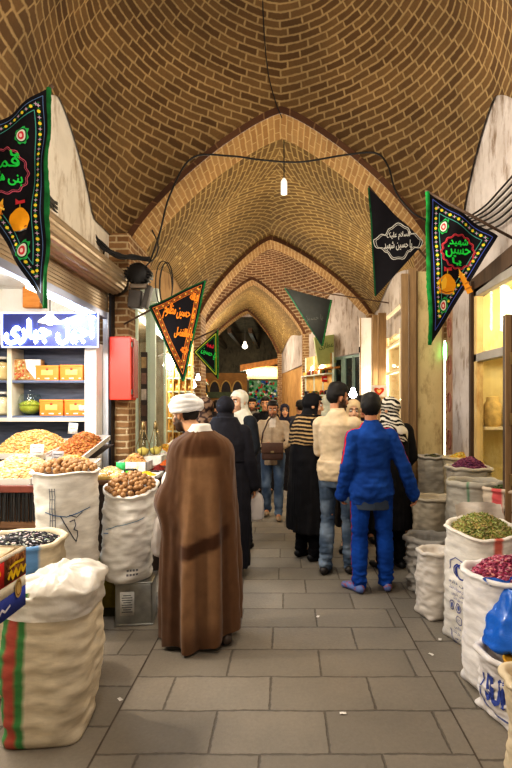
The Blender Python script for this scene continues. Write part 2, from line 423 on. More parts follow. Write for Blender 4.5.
def pier(name,a,b,mat=BRP):
    m=MB(); (x0,y0,z0),(x1,y1,z1)=a,b
    def q(pts,uv): m.add(pts,[(0,1,2,3)],None,[uv])
    q([(x0,y0,z0),(x1,y0,z0),(x1,y0,z1),(x0,y0,z1)],[(x0,z0),(x1,z0),(x1,z1),(x0,z1)])
    q([(x1,y1,z0),(x0,y1,z0),(x0,y1,z1),(x1,y1,z1)],[(x1,z0),(x0,z0),(x0,z1),(x1,z1)])
    for x,o in ((x0,1),(x1,0)):
        pts=[(x,y0,z0),(x,y1,z0),(x,y1,z1),(x,y0,z1)]; uv=[(y0+.1,z0),(y1+.1,z0),(y1+.1,z1),(y0+.1,z1)]
        q(pts[::-1] if o else pts,uv[::-1] if o else uv)
    q([(x0,y0,z1),(x1,y0,z1),(x1,y1,z1),(x0,y1,z1)],[(x0,y0),(x1,y0),(x1,y1),(x0,y1)])
    return struct(name,m,mat)
pier('wall_left_pier',(-2.25,6.02,0),(-1.84,6.30,2.95)); pier('wall_left_pier_top',(-2.25,6.02,2.95),(-1.84,7.0,3.62))
pier('wall_left_far_pier',(-2.2,11.25,0),(-1.85,11.95,3.62))
pier('wall_left_third_pier',(-2.8,14.5,0),(-2.38,15.3,3.62))
pier('wall_right_pier',(1.78,6.36,0),(2.2,7.05,3.62))
pier('wall_right_far_pier',(1.84,11.25,0),(2.2,11.9,3.62))
pier('wall_right_third_pier',(.5,14.5,0),(.95,15.25,3.62))
pier('wall_right_fourth_pier',(-.3,20.1,0),(.2,20.9,3.62))
pier('wall_left_fourth_pier',(-3.8,20.1,0),(-3.3,20.9,3.62))
# stall rooms behind the openings
def room(name,x0,x1,y0,y1,z1,mat,faces='bfken'):
    m=MB()
    if 'b' in faces: m.box2((x0,y0,0),(x0+.05 if x0<0 else x0-.05,y1,z1))
    if 'f' in faces: m.box2((min(x0,x1),y1,0),(max(x0,x1),y1+.05,z1))
    if 'n' in faces: m.box2((min(x0,x1),y0-.05,0),(max(x0,x1),y0,z1))
    if 'k' in faces: m.box2((min(x0,x1),y0,z1),(max(x0,x1),y1,z1+.05))
    return struct(name,m,mat)
room('wall_left_stall',-4.6,-2.08,1.2,6.05,2.97,PLW)
room('wall_left_second_stall',-3.4,-2.02,6.35,11.2,2.97,plaster('warm_stall_wall',C(150,134,110),C(170,152,126),C(120,104,82)))
YEL=plaster('yellow_room_wall',C(222,206,150),C(232,216,166),C(206,184,124))
room('wall_right_room',3.3,2.0,3.6,5.35,2.81,YEL)
room('wall_right_second_stall',3.0,1.95,7.1,11.2,2.81,plaster('pale_stall_wall',C(220,200,160),C(232,214,176),C(200,176,130)))
# side walls under the ledge in the far bays
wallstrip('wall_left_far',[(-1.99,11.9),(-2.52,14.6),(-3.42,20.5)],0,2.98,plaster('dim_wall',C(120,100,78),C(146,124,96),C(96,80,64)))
wallstrip('wall_right_far',[(1.95,11.9),(.64,14.6)],0,2.82,PLD)
wallstrip('wall_right_end',[(.64,15.2),(-.18,20.5)],0,2.82,plaster('ochre_wall',C(170,130,80),C(190,150,96),C(130,100,64)))
# the dark hall past the last arch
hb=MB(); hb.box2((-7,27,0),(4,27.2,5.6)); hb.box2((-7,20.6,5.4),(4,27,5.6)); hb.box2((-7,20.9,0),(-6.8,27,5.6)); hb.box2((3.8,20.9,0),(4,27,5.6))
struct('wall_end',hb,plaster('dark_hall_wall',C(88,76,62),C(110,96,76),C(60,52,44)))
hb=MB()
for (a,b) in ((-7,-3.35),(-.25,4)): hb.box2((a,20.85,0),(b,20.95,5.6))
hb.box2((-7,20.85,5.2),(4,20.95,5.6)); struct('wall_end_front',hb,PLD)
hb=MB()
for i in range(12): hb.box2((-6.6+i*.85,20.9,4.55),(-6.45+i*.85,27,4.75))
struct('ceiling_beams',hb,wood('old_timber',C(58,44,32),C(84,64,44)))
# ------------------------------------------------------------------ people
SKIN=C(214,160,122); 
BODYM=vmat('skin_and_face',.55,.08,90,.06,.35)
CLOTH=vmat('woven_cloth',.9,.25,220,.10,.12)
DARKCL=vmat('dark_cloth',.82,.2,160,.14,.22)
HAIRM=vmat('hair_strands',.6,.6,120,.3,.35)
SHOEM=vmat('shoe_leather',.5,.1,60,.15,.4)
DEFJ=dict(hip=(.092,0,.93),knee=(.10,.02,.50),ank=(.105,-.02,.085),sho=(.176,-.015,1.395),elb=(.235,-.03,1.14),wri=(.235,.05,.90))
HANDS={}
def hand_mesh(curl,vox=.0032):
    # right hand, wrist at the origin, fingers along -Z, thumb towards +Y, palm facing -X
    if curl in HANDS: return HANDS[curl]
    b=MB(); b.loft([((0,0,.01),.017,.024),((0,0,-.02),.016,.030),((0,.0,-.055),.015,.038),((0,.0,-.088),.012,.037),((0,0,-.097),.007,.032)],16)
    for k,(y,L) in enumerate(((.029,.072),(.010,.080),(-.009,.074),(-.027,.058))):
        p=Vector((0,y,-.090)); a=0; pts=[p]
        for j,q in enumerate((.45,.32,.23)):
            a+=curl*(.75+.12*k)*(1.0,1.1,.8)[j]; p=p+Vector((-math.sin(a),(.10-.07*k)*.3,-math.cos(a))).normalized()*L*q; pts.append(p)
        b.chain(pts,[.0092,.0086,.0078,.0066])
    t=[Vector((-.004,.024,-.022)),Vector((-.014,.047,-.046)),Vector((-.022,.054,-.074)),Vector((-.030,.048,-.097))]
    b.chain(t,[.014,.0115,.0098,.0078])
    HANDS[curl]=remesh(b,vox,2); return HANDS[curl]
class Fig:
    def __init__(s,label,x,y,yaw,H,vox=.009,head=(0,0,0),J=None,skin=SKIN,group=None,lean=(0,0),name='person',hoff=(0,0,0)):
        s.r=thing(name,label,'person',(x,y,0),math.radians(yaw),group); s.k=H/1.75; s.vox=vox; s.skin=skin
        s.J={}
        for k,v in DEFJ.items():
            s.J[k+'R']=Vector(v)*s.k; s.J[k+'L']=Vector((-v[0],v[1],v[2]))*s.k
        for k,v in (J or {}).items(): s.J[k]=Vector(v)*s.k
        s.lean=Vector((lean[0],lean[1],0)); s.hc=(Vector((0,.02,1.625))+Vector(hoff))*s.k+s.lean*1.625*s.k*.16
        s.hr=Euler((math.radians(head[1]),math.radians(head[2]),math.radians(head[0]))).to_matrix()
    def part(s,name,me,mat): return link(name,me,mat,s.r)
    def hl(s,p): return s.hr.transposed()@(Vector(p)-s.hc)/s.k      # into head space
    def hw(s,p): return s.hc+s.hr@(Vector(p)*s.k)
    def ln(s,z): return s.lean*max(0,z)*.16
    def torso(s,b,f=0.0,z0=.86,wid=1.0):
        k=s.k; rows=[]
        for z,rx,ry,cy in ((.86,.150,.112,0),(.95,.165,.122,-.005),(1.02,.158,.115,0),(1.10,.145,.105,.005),(1.2,.153,.11,.005),(1.3,.168,.117,0),(1.37,.164,.110,-.01),(1.42,.122,.088,-.012),(1.46,.084,.070,-.015),(1.50,.062,.058,-.012)):
            if z<z0-.001: continue
            rows.append((Vector((0,cy*k,z*k))+s.ln(z*k),(rx*wid+f)*k,(ry+f)*k))
        b.loft(rows); b.cap(s.J['shoL'],(.055+f)*k,s.J['shoR'],(.055+f)*k)
    def arms(s,b,f=0.0,upto=1.0,sides='LR',cuff=0.0):
        k=s.k
        for S in sides:
            a,e,w=s.J['sho'+S],s.J['elb'+S],s.J['wri'+S]
            b.cap(a,(.056+f)*k,e,(.043+f)*k)
            if upto>=1: b.cap(e,(.043+f)*k,e+(w-e)*upto,(.030+f*.8+cuff)*k)
            elif upto>0: b.cap(e,(.043+f)*k,e+(w-e)*upto,(.04+f)*k)
    def legs(s,b,f=0.0,flare=0.0):
        k=s.k
        for S in 'LR':
            h,n,a=s.J['hip'+S],s.J['knee'+S],s.J['ank'+S]
            b.cap(h,(.088+f)*k,n,(.058+f)*k); m=n+(a-n)*.35
            b.cap(n,(.058+f)*k,m,(.056+f+flare*.5)*k); b.cap(m,(.056+f+flare*.5)*k,a,(.036+f+flare)*k)
    def headgeo(s,b):
        k=s.k; w=s.hw; R=s.hr
        b.ell(w((0,-.012,.025)),Vector((.077,.096,.092))*k,R,20,14)
        b.ell(w((0,.026,-.04)),Vector((.059,.070,.084))*k,R,18,12)
        b.ell(w((0,.066,-.098)),Vector((.030,.028,.024))*k,R,12,8)
        b.cap(w((0,.088,.012)),.009*k,w((0,.108,-.034)),.0135*k)
        for x in (-1,1):
            b.ell(w((x*.078,-.008,-.012)),Vector((.011,.021,.033))*k,R,10,8)
            b.ell(w((x*.038,.062,-.035)),Vector((.024,.024,.026))*k,R,10,8)
            b.cap(w((x*.012,.090,.030)),.009*k,w((x*.046,.078,.030)),.008*k)
        b.cap(w((-.018,.088,-.068)),.0085*k,w((.018,.088,-.068)),.0085*k)
        nb=Vector((0,-.012,1.42))*k+s.ln(1.42*k)
        b.cap(nb,.062*k,w((0,-.012,-.06)),.055*k)
    def body(s,beard=None,brow=C(40,28,22),eyes=True,hand=.45,hands='LR',lip=C(176,104,90),stub=None,vox=None):
        k=s.k; b=MB(); s.torso(b); s.arms(b); s.legs(b); s.headgeo(b)
        for S in 'LR':
            a=s.J['ank'+S]; b.cap(a,.035*k,a+Vector((.01 if S=='R' else -.01,.10*k,-.045*k)),.032*k)
        me=remesh(b,vox or s.vox*.8,3); sk=s.skin
        def colf(p,n):
            q=s.hl(p); c=mixc(sk,tuple(x*.86 for x in sk[:3])+(1,),.5+.5*nz(p.x*14,p.y*14,p.z*14))
            if abs(q.x)<.1 and -.2<q.z<.14:
                if q.y>.06:
                    if abs(q.x)<.023 and abs(q.z+.068)<.010: c=lip
                    if .012<abs(q.x)<.052 and abs(q.z-.031)<.007: c=brow
                    if .02<abs(q.x)<.044 and abs(q.z-.004)<.011: c=mixc(c,C(150,100,80),.5)
                if beard:
                    m=max(sst(-.045,-.06,q.z)*sst(-.03,-.005,q.y)*(0 if abs(q.x)<.022 and abs(q.z+.068)<.011 else 1),
                          sst(.02,-.03,q.z)*sst(.045,.058,abs(q.x))*sst(-.012,.0,q.y)*sst(.07,.05,q.y), sst(.035,.024,abs(q.x))*sst(-.048,-.052,q.z)*sst(-.062,-.058,q.z)*sst(.06,.07,q.y))
                    if q.z<-.135: m*=.3
                    c=mixc(c,beard,m*.93)
            return c
        disp=None
        if beard: disp=lambda p,n:(lambda q:.006*k*sst(-.04,-.07,q.z)*sst(0,.03,q.y)*sst(-.15,-.13,q.z))(s.hl(p))
        dress(me,disp,colf); ms=[me]
        for S in hands:
            h=hand_mesh(hand).copy(); e,w=s.J['elb'+S],s.J['wri'+S]; d=(w-e).normalized()
            x=Vector((1 if S=='R' else -1,0,0)); x=(x-d*x.dot(d)).normalized(); y=(-d).cross(x)
            if S=='L': M=Matrix((x,-y,-d)).transposed()     # mirrored
            else: M=Matrix((x,y,-d)).transposed()
            for v in h.vertices: v.co=w+(M@v.co)*k*.97
            dress(h,None,lambda p,n:mixc(sk,tuple(c*.84 for c in sk[:3])+(1,),.5+.5*nz(p.x*60,p.y*60,p.z*60)))
            if S=='L': h.flip_normals()
            ms.append(h)
        o=s.part('body',join_mesh(ms),BODYM)
        if eyes:
            for x in (-1,1):
                e=MB(); e.ell(s.hw((x*.032,.0765,.004)),.0135*k,None,14,10)
                me=e.mesh('eye'); ctr=s.hw((x*.032,.0765,.004)); fw=s.hr@Vector((0,1,0))
                dress(me,None,lambda p,n:C(30,18,12) if n.dot(fw)>.80 else C(232,226,218)); link('eye',me,BODYM,o)
        return o
    def hair(s,col=C(22,17,15),vol=.012,top=.02,front=.062,nape=-.075):
        k=s.k; vs=[];nu,nv=40,28; R=Vector((.077,.096,.092)); c=[]
        for j in range(nv+1):
            a=-PI/2+PI*j/nv
            for i in range(nu):
                t=2*PI*i/nu; d=Vector((math.cos(a)*math.cos(t),math.cos(a)*math.sin(t),math.sin(a)))
                p=Vector((d.x*R.x,d.y*R.y-.012,d.z*R.z+.025))
                zline=front if p.y>.03 else (front+(nape-front)*sst(.05,-.02,p.y))
                if -.03<p.y<.012 and p.z<.012 : zline=max(zline,.012)
                m=sst(zline-.012,zline+.008,p.z)
                g=vol+top*sst(.05,.1,p.z)+.006*nz(d.x*5+s.r.location.x,d.y*5,d.z*5)+.004*nz(d.x*16,d.y*16,d.z*16)
                q=p+d*(g*m-.02*(1-m)); vs.append(s.hw(q)); c.append(mixc(col,tuple(x*1.7 for x in col[:3])+(1,),.5+.5*nz(d.x*20,d.y*6,d.z*20)))
        m=MB(); fs=[(j*nu+i,j*nu+(i+1)%nu,(j+1)*nu+(i+1)%nu,(j+1)*nu+i) for j in range(nv) for i in range(nu)]
        m.add(vs,fs,None,None,c); return s.part('hair',m.mesh('hair'),HAIRM)
    def top(s,name,colf,f=.018,hem=.84,sleeve=1.0,fold=.006,mat=None,wid=1.0,vox=None,band=None,cuff=.004,collar=False,sides='LR'):
        k=s.k; b=MB(); s.torso(b,f,.86,wid)
        if hem<.86: b.loft([(Vector((0,0,hem*k)),(.160*wid+f)*k,(.116+f)*k),(Vector((0,0,.9*k)),(.164*wid+f)*k,(.12+f)*k)])
        if band: b.loft([(Vector((0,0,(hem-.02)*k)),(.152*wid+f)*k,(.108+f)*k),(Vector((0,0,(hem+.07)*k)),(.172*wid+f+band)*k,(.124+f+band)*k),(Vector((0,0,(hem+.16)*k)),(.164*wid+f+band*.6)*k,(.118+f+band)*k)])
        s.arms(b,f,sleeve,sides,cuff)
        if collar: b.loft([(Vector((0,-.012*k,1.46*k))+s.ln(1.46*k),.078*k,.075*k),(Vector((0,-.012*k,1.525*k))+s.ln(1.5*k),.066*k,.066*k)])
        me=remesh(b,vox or s.vox,4)
        def disp(p,n):
            z=p.z/k; w=fold*(1+.6*sst(1.1,.9,z))
            return w*(nz(p.x*9,p.y*9,p.z*16)+.6*nz(p.x*22+4,p.y*22,p.z*30))*k
        dress(me,disp,colf); return s.part(name,me,mat or CLOTH)
    def trousers(s,colf,f=.012,flare=.012,fold=.006,mat=None,name='trousers',vox=None):
        k=s.k; b=MB(); s.legs(b,f,flare); b.loft([(.80*k,.13*k,.105*k),(.88*k,(.158+f)*k,(.118+f)*k),(.97*k,(.162+f)*k,(.118+f)*k),(1.02*k,(.15+f)*k,(.11+f)*k)])
        me=remesh(b,vox or s.vox,3)
        def disp(p,n):
            z=p.z/k; w=fold*(.6+1.3*sst(.35,.1,z)+.5*sst(.12,0,abs(z-.5)))
            return w*(nz(p.x*10,p.y*10,p.z*24)+.6*nz(p.x*26,p.y*26,p.z*44))*k
        dress(me,disp,colf); return s.part(name,me,mat or CLOTH)
    def shoes(s,colf,name='shoe',sole=C(30,28,26),splay=(0,0),big=1.0):
        k=s.k
        for S in 'LR':
            a=s.J['ank'+S]; sx=1 if S=='R' else -1; b=MB()
            sp=splay[0 if S=='L' else 1]; toe=Vector((a.x+sx*(.022+sp)*k,a.y+(.165-abs(sp)*.5)*k*big,.030*k)); bz=a.z-.085*k
            b.chain([Vector((a.x,a.y-.045*k,.042*k+bz)),Vector((a.x+sx*(.006+sp*.35)*k,a.y+.05*k,.04*k+bz)),toe+Vector((0,0,bz))],[.040*k,.043*k,.030*k])
            b.cap(Vector((a.x,a.y-.02*k,.05*k+bz)),.040*k,a+Vector((0,0,.0)),.042*k)
            me=remesh(b,.007,2)
            for v in me.vertices: v.co.z=max(v.co.z,.006+bz)
            dress(me,None,lambda p,n:sole if p.z-bz<.022*k else (colf(p,n) if callable(colf) else colf)); s.part(name,me,SHOEM)
    def robe(s,name,colf,rows,f=.02,sides='LR',fold=.012,freq=9,mat=None,vox=None,torso=True,noise2=.006,cut=None):
        # a long coat or chador: torso, arms and a falling skirt of rings (z, rx, ry, cy)
        k=s.k; b=MB()
        if torso: s.torso(b,f)
        if sides: s.arms(b,f,1.0,sides,.012)
        b.loft([(Vector((r[4]*k if len(r)>4 else 0,r[3]*k,r[0]*k)),r[1]*k,r[2]*k) for r in rows],36)
        me=remesh(b,vox or s.vox,4)
        def disp(p,n):
            a=math.atan2(p.x,p.y); z=p.z/k; w=fold*sst(1.25,.3,z)
            return k*(w*nz(math.cos(a)*freq*.35+3,math.sin(a)*freq*.35,z*.9)*1.6+w*.6*nz(math.cos(a)*freq,math.sin(a)*freq,z*1.4)+noise2*nz(p.x*12,p.y*12,p.z*14))
        dress(me,disp,colf,cut); return s.part(name,me,mat or DARKCL)
    def scarf(s,name,colf,cape=(),mat=None,fold=.006,vox=None,open_=True,puff=1.0,opw=.052,opy=.035):
        k=s.k; b=MB(); R=s.hr; w=s.hw
        b.ell(w((0,-.014,.024)),Vector((.091*puff,.112*puff,.106*puff))*k,R,22,16)
        b.ell(w((0,.012,-.05)),Vector((.078,.092,.095))*k,R,20,14)
        b.cap(w((0,-.03,-.08)),.078*k,Vector((0,-.015,1.44))*k+s.ln(1.44*k),.088*k)
        for c in cape: b.loft([(Vector((r[4]*k if len(r)>4 else 0,r[3]*k,r[0]*k))+s.ln(r[0]*k),r[1]*k,r[2]*k) for r in c],30)
        me=remesh(b,vox or s.vox*.8,4)
        cut=(lambda p:(lambda q:q.y>opy and (q.x/opw)**2+((q.z+.022)/.086)**2<1)(s.hl(p))) if open_ else None
        dress(me,lambda p,n:fold*k*(nz(p.x*10,p.y*10,p.z*14)+.7*nz(p.x*24,p.y*24,p.z*20)),colf,cut); return s.part(name,me,mat or DARKCL)
BLK=C(20,19,22); BLK2=C(30,30,38)
def vary(c,k=.25,sc=20): return lambda p,n:mixc(c,tuple(x*(1+k) for x in c[:3])+(1,),.5+.5*nz(p.x*sc,p.y*sc,p.z*sc))
def shoulders_cape(zb=1.18,rx=.25,ry=.16): return [[(zb,rx,ry,0),(1.34,.225,.15,0),(1.42,.18,.13,-.01),(1.50,.12,.115,-.01)]]

# 1. the cleric in the turban
g=Fig('man in a white turban and long brown translucent cloak, seen from behind',-.575,3.50,12,1.69,.007,(44,-6,0),hoff=(-.105,.06,-.03),
      J={'wriL':(-.235,.10,.86),'elbL':(-.225,.0,1.12),'shoL':(-.125,-.01,1.335),'shoR':(.125,-.01,1.335),'elbR':(.19,-.0,1.12),'wriR':(.19,.10,.9),'ankR':(.17,-.09,.085),'kneeR':(.13,.0,.5)})
g.body(beard=C(34,26,22),hands='LR',stub=True)
g.hair(C(26,20,17),.006,.0,.05,-.085)
k=g.k
g.robe('undershirt',lambda p,n:C(226,222,214),[(.12,.24,.19,.02),(.6,.2,.16,.01),(1.0,.18,.13,0),(1.3,.17,.12,0)],f=.005,sides='LR',fold=.003)
b=MB(); b.loft([(Vector((0,-.012,1.42))*k,.104*k,.096*k),(Vector((-.01,-.010,1.47))*k,.086*k,.082*k),(Vector((0,-.01,1.515))*k,.068*k,.068*k),(Vector((0,-.006,1.525))*k,.062*k,.062*k)])
g.part('collar',dress(remesh(b,.005,2),None,lambda p,n:C(236,233,226)),CLOTH)
# turban: wound bands
tb=MB(); tc=lambda z,dy=0:(0,dy,z)
for i in range(7):
    t=i/6; z=.026+.078*t; rr=(.104,.114,.118,.117,.110,.094,.066)[i]; tilt=.22*math.sin(i*2.3)
    n=40; vs=[]
    ringv=[]
    for j in range(n):
        a=2*PI*j/n; cx,cy=math.cos(a),math.sin(a)
        ctr=Vector((cx*rr*.86,cy*rr*1.02-.012,z+tilt*.12*cx+.05*tilt*cy)); ringv.append((ctr,Vector((cx,cy,0))))
    rs=[]
    for q in range(9):
        ph=2*PI*q/8
        rs.append([g.hw(c+o*math.cos(ph)*.016+Vector((0,0,1))*math.sin(ph)*.019) for c,o in ringv])
    tb.rings(rs[:8]+[rs[0]],True,False,False)
tb.ell(g.hw((0,-.012,.075)),Vector((.094,.115,.058))*k,g.hr,20,12)
me=remesh(tb,.0055,1); g.part('turban',dress(me,lambda p,n:.0022*nz(p.x*30,p.y*30,p.z*60),lambda p,n:C(240,240,240)),CLOTH)
# cloak: one falling cloth with deep folds
NT_,NZ_=120,70; rows=[]; cols=[]
def cloak_ring(t):
    # half widths at height t (0 hem, 1 neck)
    z=[(0,.262,.23),(.2,.258,.23),(.42,.252,.215),(.6,.246,.20),(.72,.238,.18),(.83,.232,.165),(.89,.228,.155),(.93,.212,.143),(.96,.180,.126),(.985,.12,.10),(1.0,.092,.086)]
    for (a,r1,q1),(c,r2,q2) in zip(z,z[1:]):
        if t<=c: f=(t-a)/(c-a); return r1+(r2-r1)*f,q1+(q2-q1)*f
    return z[-1][1:]
for j in range(NZ_+1):
    t=j/NZ_; rx,ry=cloak_ring(t); ring=[]; 
    for i in range(NT_):
        a=2*PI*i/NT_; cx,cy=math.cos(a),math.sin(a)
        hemz=.025+.085*max(0,cx)+.03*nz(cx*2,cy*2,5); z=hemz+(1.425-hemz)*t
        w=sst(.95,.25,t)
        fo=(.046*w)*math.sin(a*9+1.2*nz(cx*1.5,cy*1.5,t*1.2)+.8*t)*(.55+.45*nz(cx*2.2,cy*2.2,.3))+.03*w*nz(cx*5,cy*5,t*1.5)+.006*nz(cx*9,cy*9,t*16)
        # elbow pushing out on the left
        el=.075*math.exp(-((t-.66)/.09)**2)*max(0,-cx)**3
        front=sst(.55,.95,cy)*.05*(1-t)
        ring.append(Vector((cx*(rx+fo+el),cy*(ry+fo-front),z))*1.0)
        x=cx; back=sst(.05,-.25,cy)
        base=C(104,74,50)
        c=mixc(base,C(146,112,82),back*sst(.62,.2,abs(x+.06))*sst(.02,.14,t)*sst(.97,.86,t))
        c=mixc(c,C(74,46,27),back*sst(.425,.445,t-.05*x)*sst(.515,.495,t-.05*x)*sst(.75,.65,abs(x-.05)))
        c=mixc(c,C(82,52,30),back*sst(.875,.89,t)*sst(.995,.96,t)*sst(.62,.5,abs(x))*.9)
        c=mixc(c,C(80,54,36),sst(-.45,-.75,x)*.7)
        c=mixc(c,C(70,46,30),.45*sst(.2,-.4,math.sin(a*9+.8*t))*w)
        cols.append(c)
    rows.append(ring)
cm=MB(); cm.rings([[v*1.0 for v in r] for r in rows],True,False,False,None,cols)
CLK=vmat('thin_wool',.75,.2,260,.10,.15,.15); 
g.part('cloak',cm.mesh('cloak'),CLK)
g.shoes(vary(C(60,48,40)))
bagm=film('plastic_film',(.74,.70,.68,1))
def plastic_bag(label,x,y,z,w,h,yaw,group=None,kf=1):
    t=thing('plastic_bag',label,'bag',(x,y,z),yaw); m=MB(); rs=[]
    for j in range(25):
        u=j/24; zz=-h*(1-u); r=w*(.62+.5*math.sin(min(1,(1-u)*1.25)*PI*.62))*(.45+.55*sst(1,.72,u))
        if u<.06: r*=.55+u*7.5
        ring=[]
        for i in range(36):
            a=2*PI*i/36; q=1+.16*nz(math.cos(a)*2+x,math.sin(a)*2,u*3)+.07*nz(math.cos(a)*7,math.sin(a)*7,u*9)
            ring.append(Vector((math.cos(a)*r*q,math.sin(a)*r*q*.55,zz)))
        rs.append(ring)
    m.rings(rs,True,True,False); link('sack_body',m.mesh('b'),bagm,t)
    for sx in (-1,1):
        hm=MB(); hm.tube([(sx*w*.4,0,-h*.05),(sx*w*.32,0,h*.1),(sx*w*.12,0,h*.2),(0,0,h*.22)],[.014,.010,.009,.012],8)
        link('handle',hm.mesh('h'),bagm,t)
    return t
plastic_bag('white plastic shopping bag held at the left side of the brown cloaked man',-.87,3.72,.86,.085,.36,.6)
# 2. black chador woman behind him
g=Fig('woman in a long black chador, seen from behind beside the brown cloaked man',-.56,4.80,-6,1.68,.009,(-4,-6,0),J={'wriR':(.27,.04,.88)})
g.body(eyes=False)
g.robe('chador',vary(BLK2),[(.10,.24,.19,0),(.5,.25,.2,0),(.8,.25,.19,0),(1.1,.235,.17,0),(1.3,.235,.16,0),(1.4,.19,.14,-.01)],f=.03,fold=.016)
g.scarf('headscarf',vary(BLK2),[[(1.12,.24,.17,-.01),(1.3,.25,.17,-.01),(1.39,.222,.155,-.01),(1.47,.165,.138,-.012),(1.55,.118,.124,-.012)]])
g.shoes(BLK)
plastic_bag('pale plastic shopping bag hanging beside the black chador woman',-.285,4.86,.80,.082,.30,.2)
# 3. woman in the white headscarf
g=Fig('woman in a white headscarf and dark jacket, facing the left stalls',-.50,5.75,128,1.77,.009,(8,-8,0),J={'wriL':(-.25,.10,.90)},skin=C(226,178,146))
g.body(hand=.5)
g.robe('long_jacket',vary(C(34,38,44)),[(.42,.23,.18,0),(.8,.215,.16,0),(1.1,.19,.14,0),(1.3,.19,.13,0)],f=.02,fold=.01)
g.trousers(vary(C(40,44,56))); g.shoes(BLK)
g.scarf('headscarf',vary(C(226,222,206),-.15,30),[[(1.22,.15,.16,-.03),(1.36,.19,.155,-.02),(1.45,.14,.13,-.01),(1.53,.09,.10,0)]],CLOTH,.009,opw=.11,opy=.045)
# 4. patterned headscarf
g=Fig('woman in a brown and beige patterned headscarf between the black chador and white scarf women',-.86,5.45,40,1.69,.010,(20,0,0))
g.body(eyes=False)
pat=lambda p,n:mixc(C(122,98,80),C(58,44,40),sst(-.05,.15,nz(p.x*26,p.y*26,p.z*26)))
g.robe('coat',vary(C(48,42,44)),[(.25,.24,.19,0),(.7,.23,.18,0),(1.1,.21,.16,0),(1.3,.2,.14,0)],f=.025)
g.scarf('headscarf',pat,[[(1.15,.20,.16,-.02),(1.3,.235,.16,-.02),(1.42,.19,.14,-.02),(1.52,.11,.12,-.02)]],CLOTH); g.shoes(BLK)
# 5. dark scarf
g=Fig('woman in a plain dark headscarf, half hidden behind the white turban',-1.02,6.05,60,1.62,.012,(10,0,0))
g.body(eyes=False)
g.robe('coat',vary(C(36,36,42)),[(.2,.24,.19,0),(.7,.23,.18,0),(1.1,.21,.16,0),(1.3,.2,.14,0)],f=.025)
g.scarf('headscarf',vary(C(40,40,48)),shoulders_cape()); g.shoes(BLK)
# 6. the man walking towards us
g=Fig('man in a beige shirt and jeans walking forward with a brown shoulder bag',-.17,7.25,176,1.66,.009,(2,-10,0),
      J={'ankL':(-.09,.10,.085),'kneeL':(-.095,.10,.50),'ankR':(.10,-.16,.10),'kneeR':(.10,.03,.49),'wriR':(.09,.25,1.10),'elbR':(.25,.03,1.13),'wriL':(-.13,.24,1.07),'elbL':(-.25,.02,1.13)},skin=C(190,130,92))
g.body(beard=C(92,66,52),hand=.9); g.hair(C(24,18,15),.010,.014)
def shirt6(p,n):
    c=mixc(C(206,186,160),C(180,158,132),.5+.5*nz(p.x*30,p.y*30,p.z*30))
    if abs(p.x)<.016 and p.y>.05: c=mixc(c,C(150,128,104),.5)
    if p.z>1.36*g.k and abs(p.x)<.045*g.k and p.y>.03: c=C(226,212,196)
    return c
g.top('shirt',shirt6,.013,.80,1.0,.007,collar=True)
def jeans(p,n): return mixc(C(74,92,118),C(116,134,156),sst(-.2,.6,nz(p.x*9,p.y*9,p.z*7)))
g.trousers(jeans); g.shoes(vary(C(150,128,104)))
bt=thing('shoulder_bag','brown leather shoulder bag hanging in front of the man in the beige shirt','bag',(-.17,6.93,.97),0)
b=MB(); b.box((0,0,0),(.29,.09,.23),None,.03); link('bag_body',dress(remesh(b,.009,4),lambda p,n:.004*nz(p.x*14,p.y*14,p.z*14),lambda p,n:C(84,58,46)),SHOEM,bt)
b=MB(); b.box((0,-.052,.055),(.295,.014,.14),None,.006,C(94,66,52)); link('flap',b.mesh('f'),SHOEM,bt)
b=MB(); b.tube([(-.15,.0,.1),(-.13,.02,.25),(-.06,.06,.42),(.02,.10,.50)],.011,6,C(70,48,38)); link('strap',b.mesh('s',True),SHOEM,bt)
b=MB(); b.box((0,-.064,.0),(.045,.008,.03),None,.003,C(150,130,90)); link('buckle',b.mesh('b'),SHOEM,bt)

# 7-10. heads further back
def simple(label,x,y,yaw,H,head,topc,skin=SKIN,hairc=C(22,18,16),scarf=None,beard=None,J=None):
    g=Fig(label,x,y,yaw,H,.012,head,J,skin); g.body(beard=beard,vox=.009)
    if scarf: g.robe('coat',vary(topc),[(.2,.24,.19,0),(.7,.23,.18,0),(1.1,.21,.16,0),(1.3,.2,.14,0)],f=.025); g.scarf('headscarf',vary(scarf),shoulders_cape(1.28,.21,.14),CLOTH)
    else: g.hair(hairc,.011,.016); g.top('shirt',vary(topc),.02,.82,.8); g.trousers(vary(C(54,58,70)))
    g.shoes(BLK); return g
simple('dark haired man in a black shirt standing behind the man with the shoulder bag',-.36,9.3,172,1.74,(8,0,0),C(34,34,38))
simple('man with a pale face behind the black shirted man, next to the white headscarf',-.66,10.4,175,1.73,(0,0,0),C(120,116,110),beard=C(92,66,52))
simple('woman in a loose dark headscarf behind the right shoulder of the man with the bag',.0,8.6,165,1.62,(20,0,0),C(38,36,40),scarf=C(44,44,58))
simple('person in a dark cap of hair far back, left of the striped shawl woman',.28,9.2,20,1.68,(0,0,0),C(60,56,56))
simple('woman in a pale grey-green headscarf behind the cream shirted man',.62,7.35,20,1.76,(0,0,0),C(120,124,110),scarf=C(196,196,176))
simple('person in dark clothes walking away at the far end of the bazaar, left side',-1.55,11.6,0,1.7,(0,0,0),C(50,46,48))
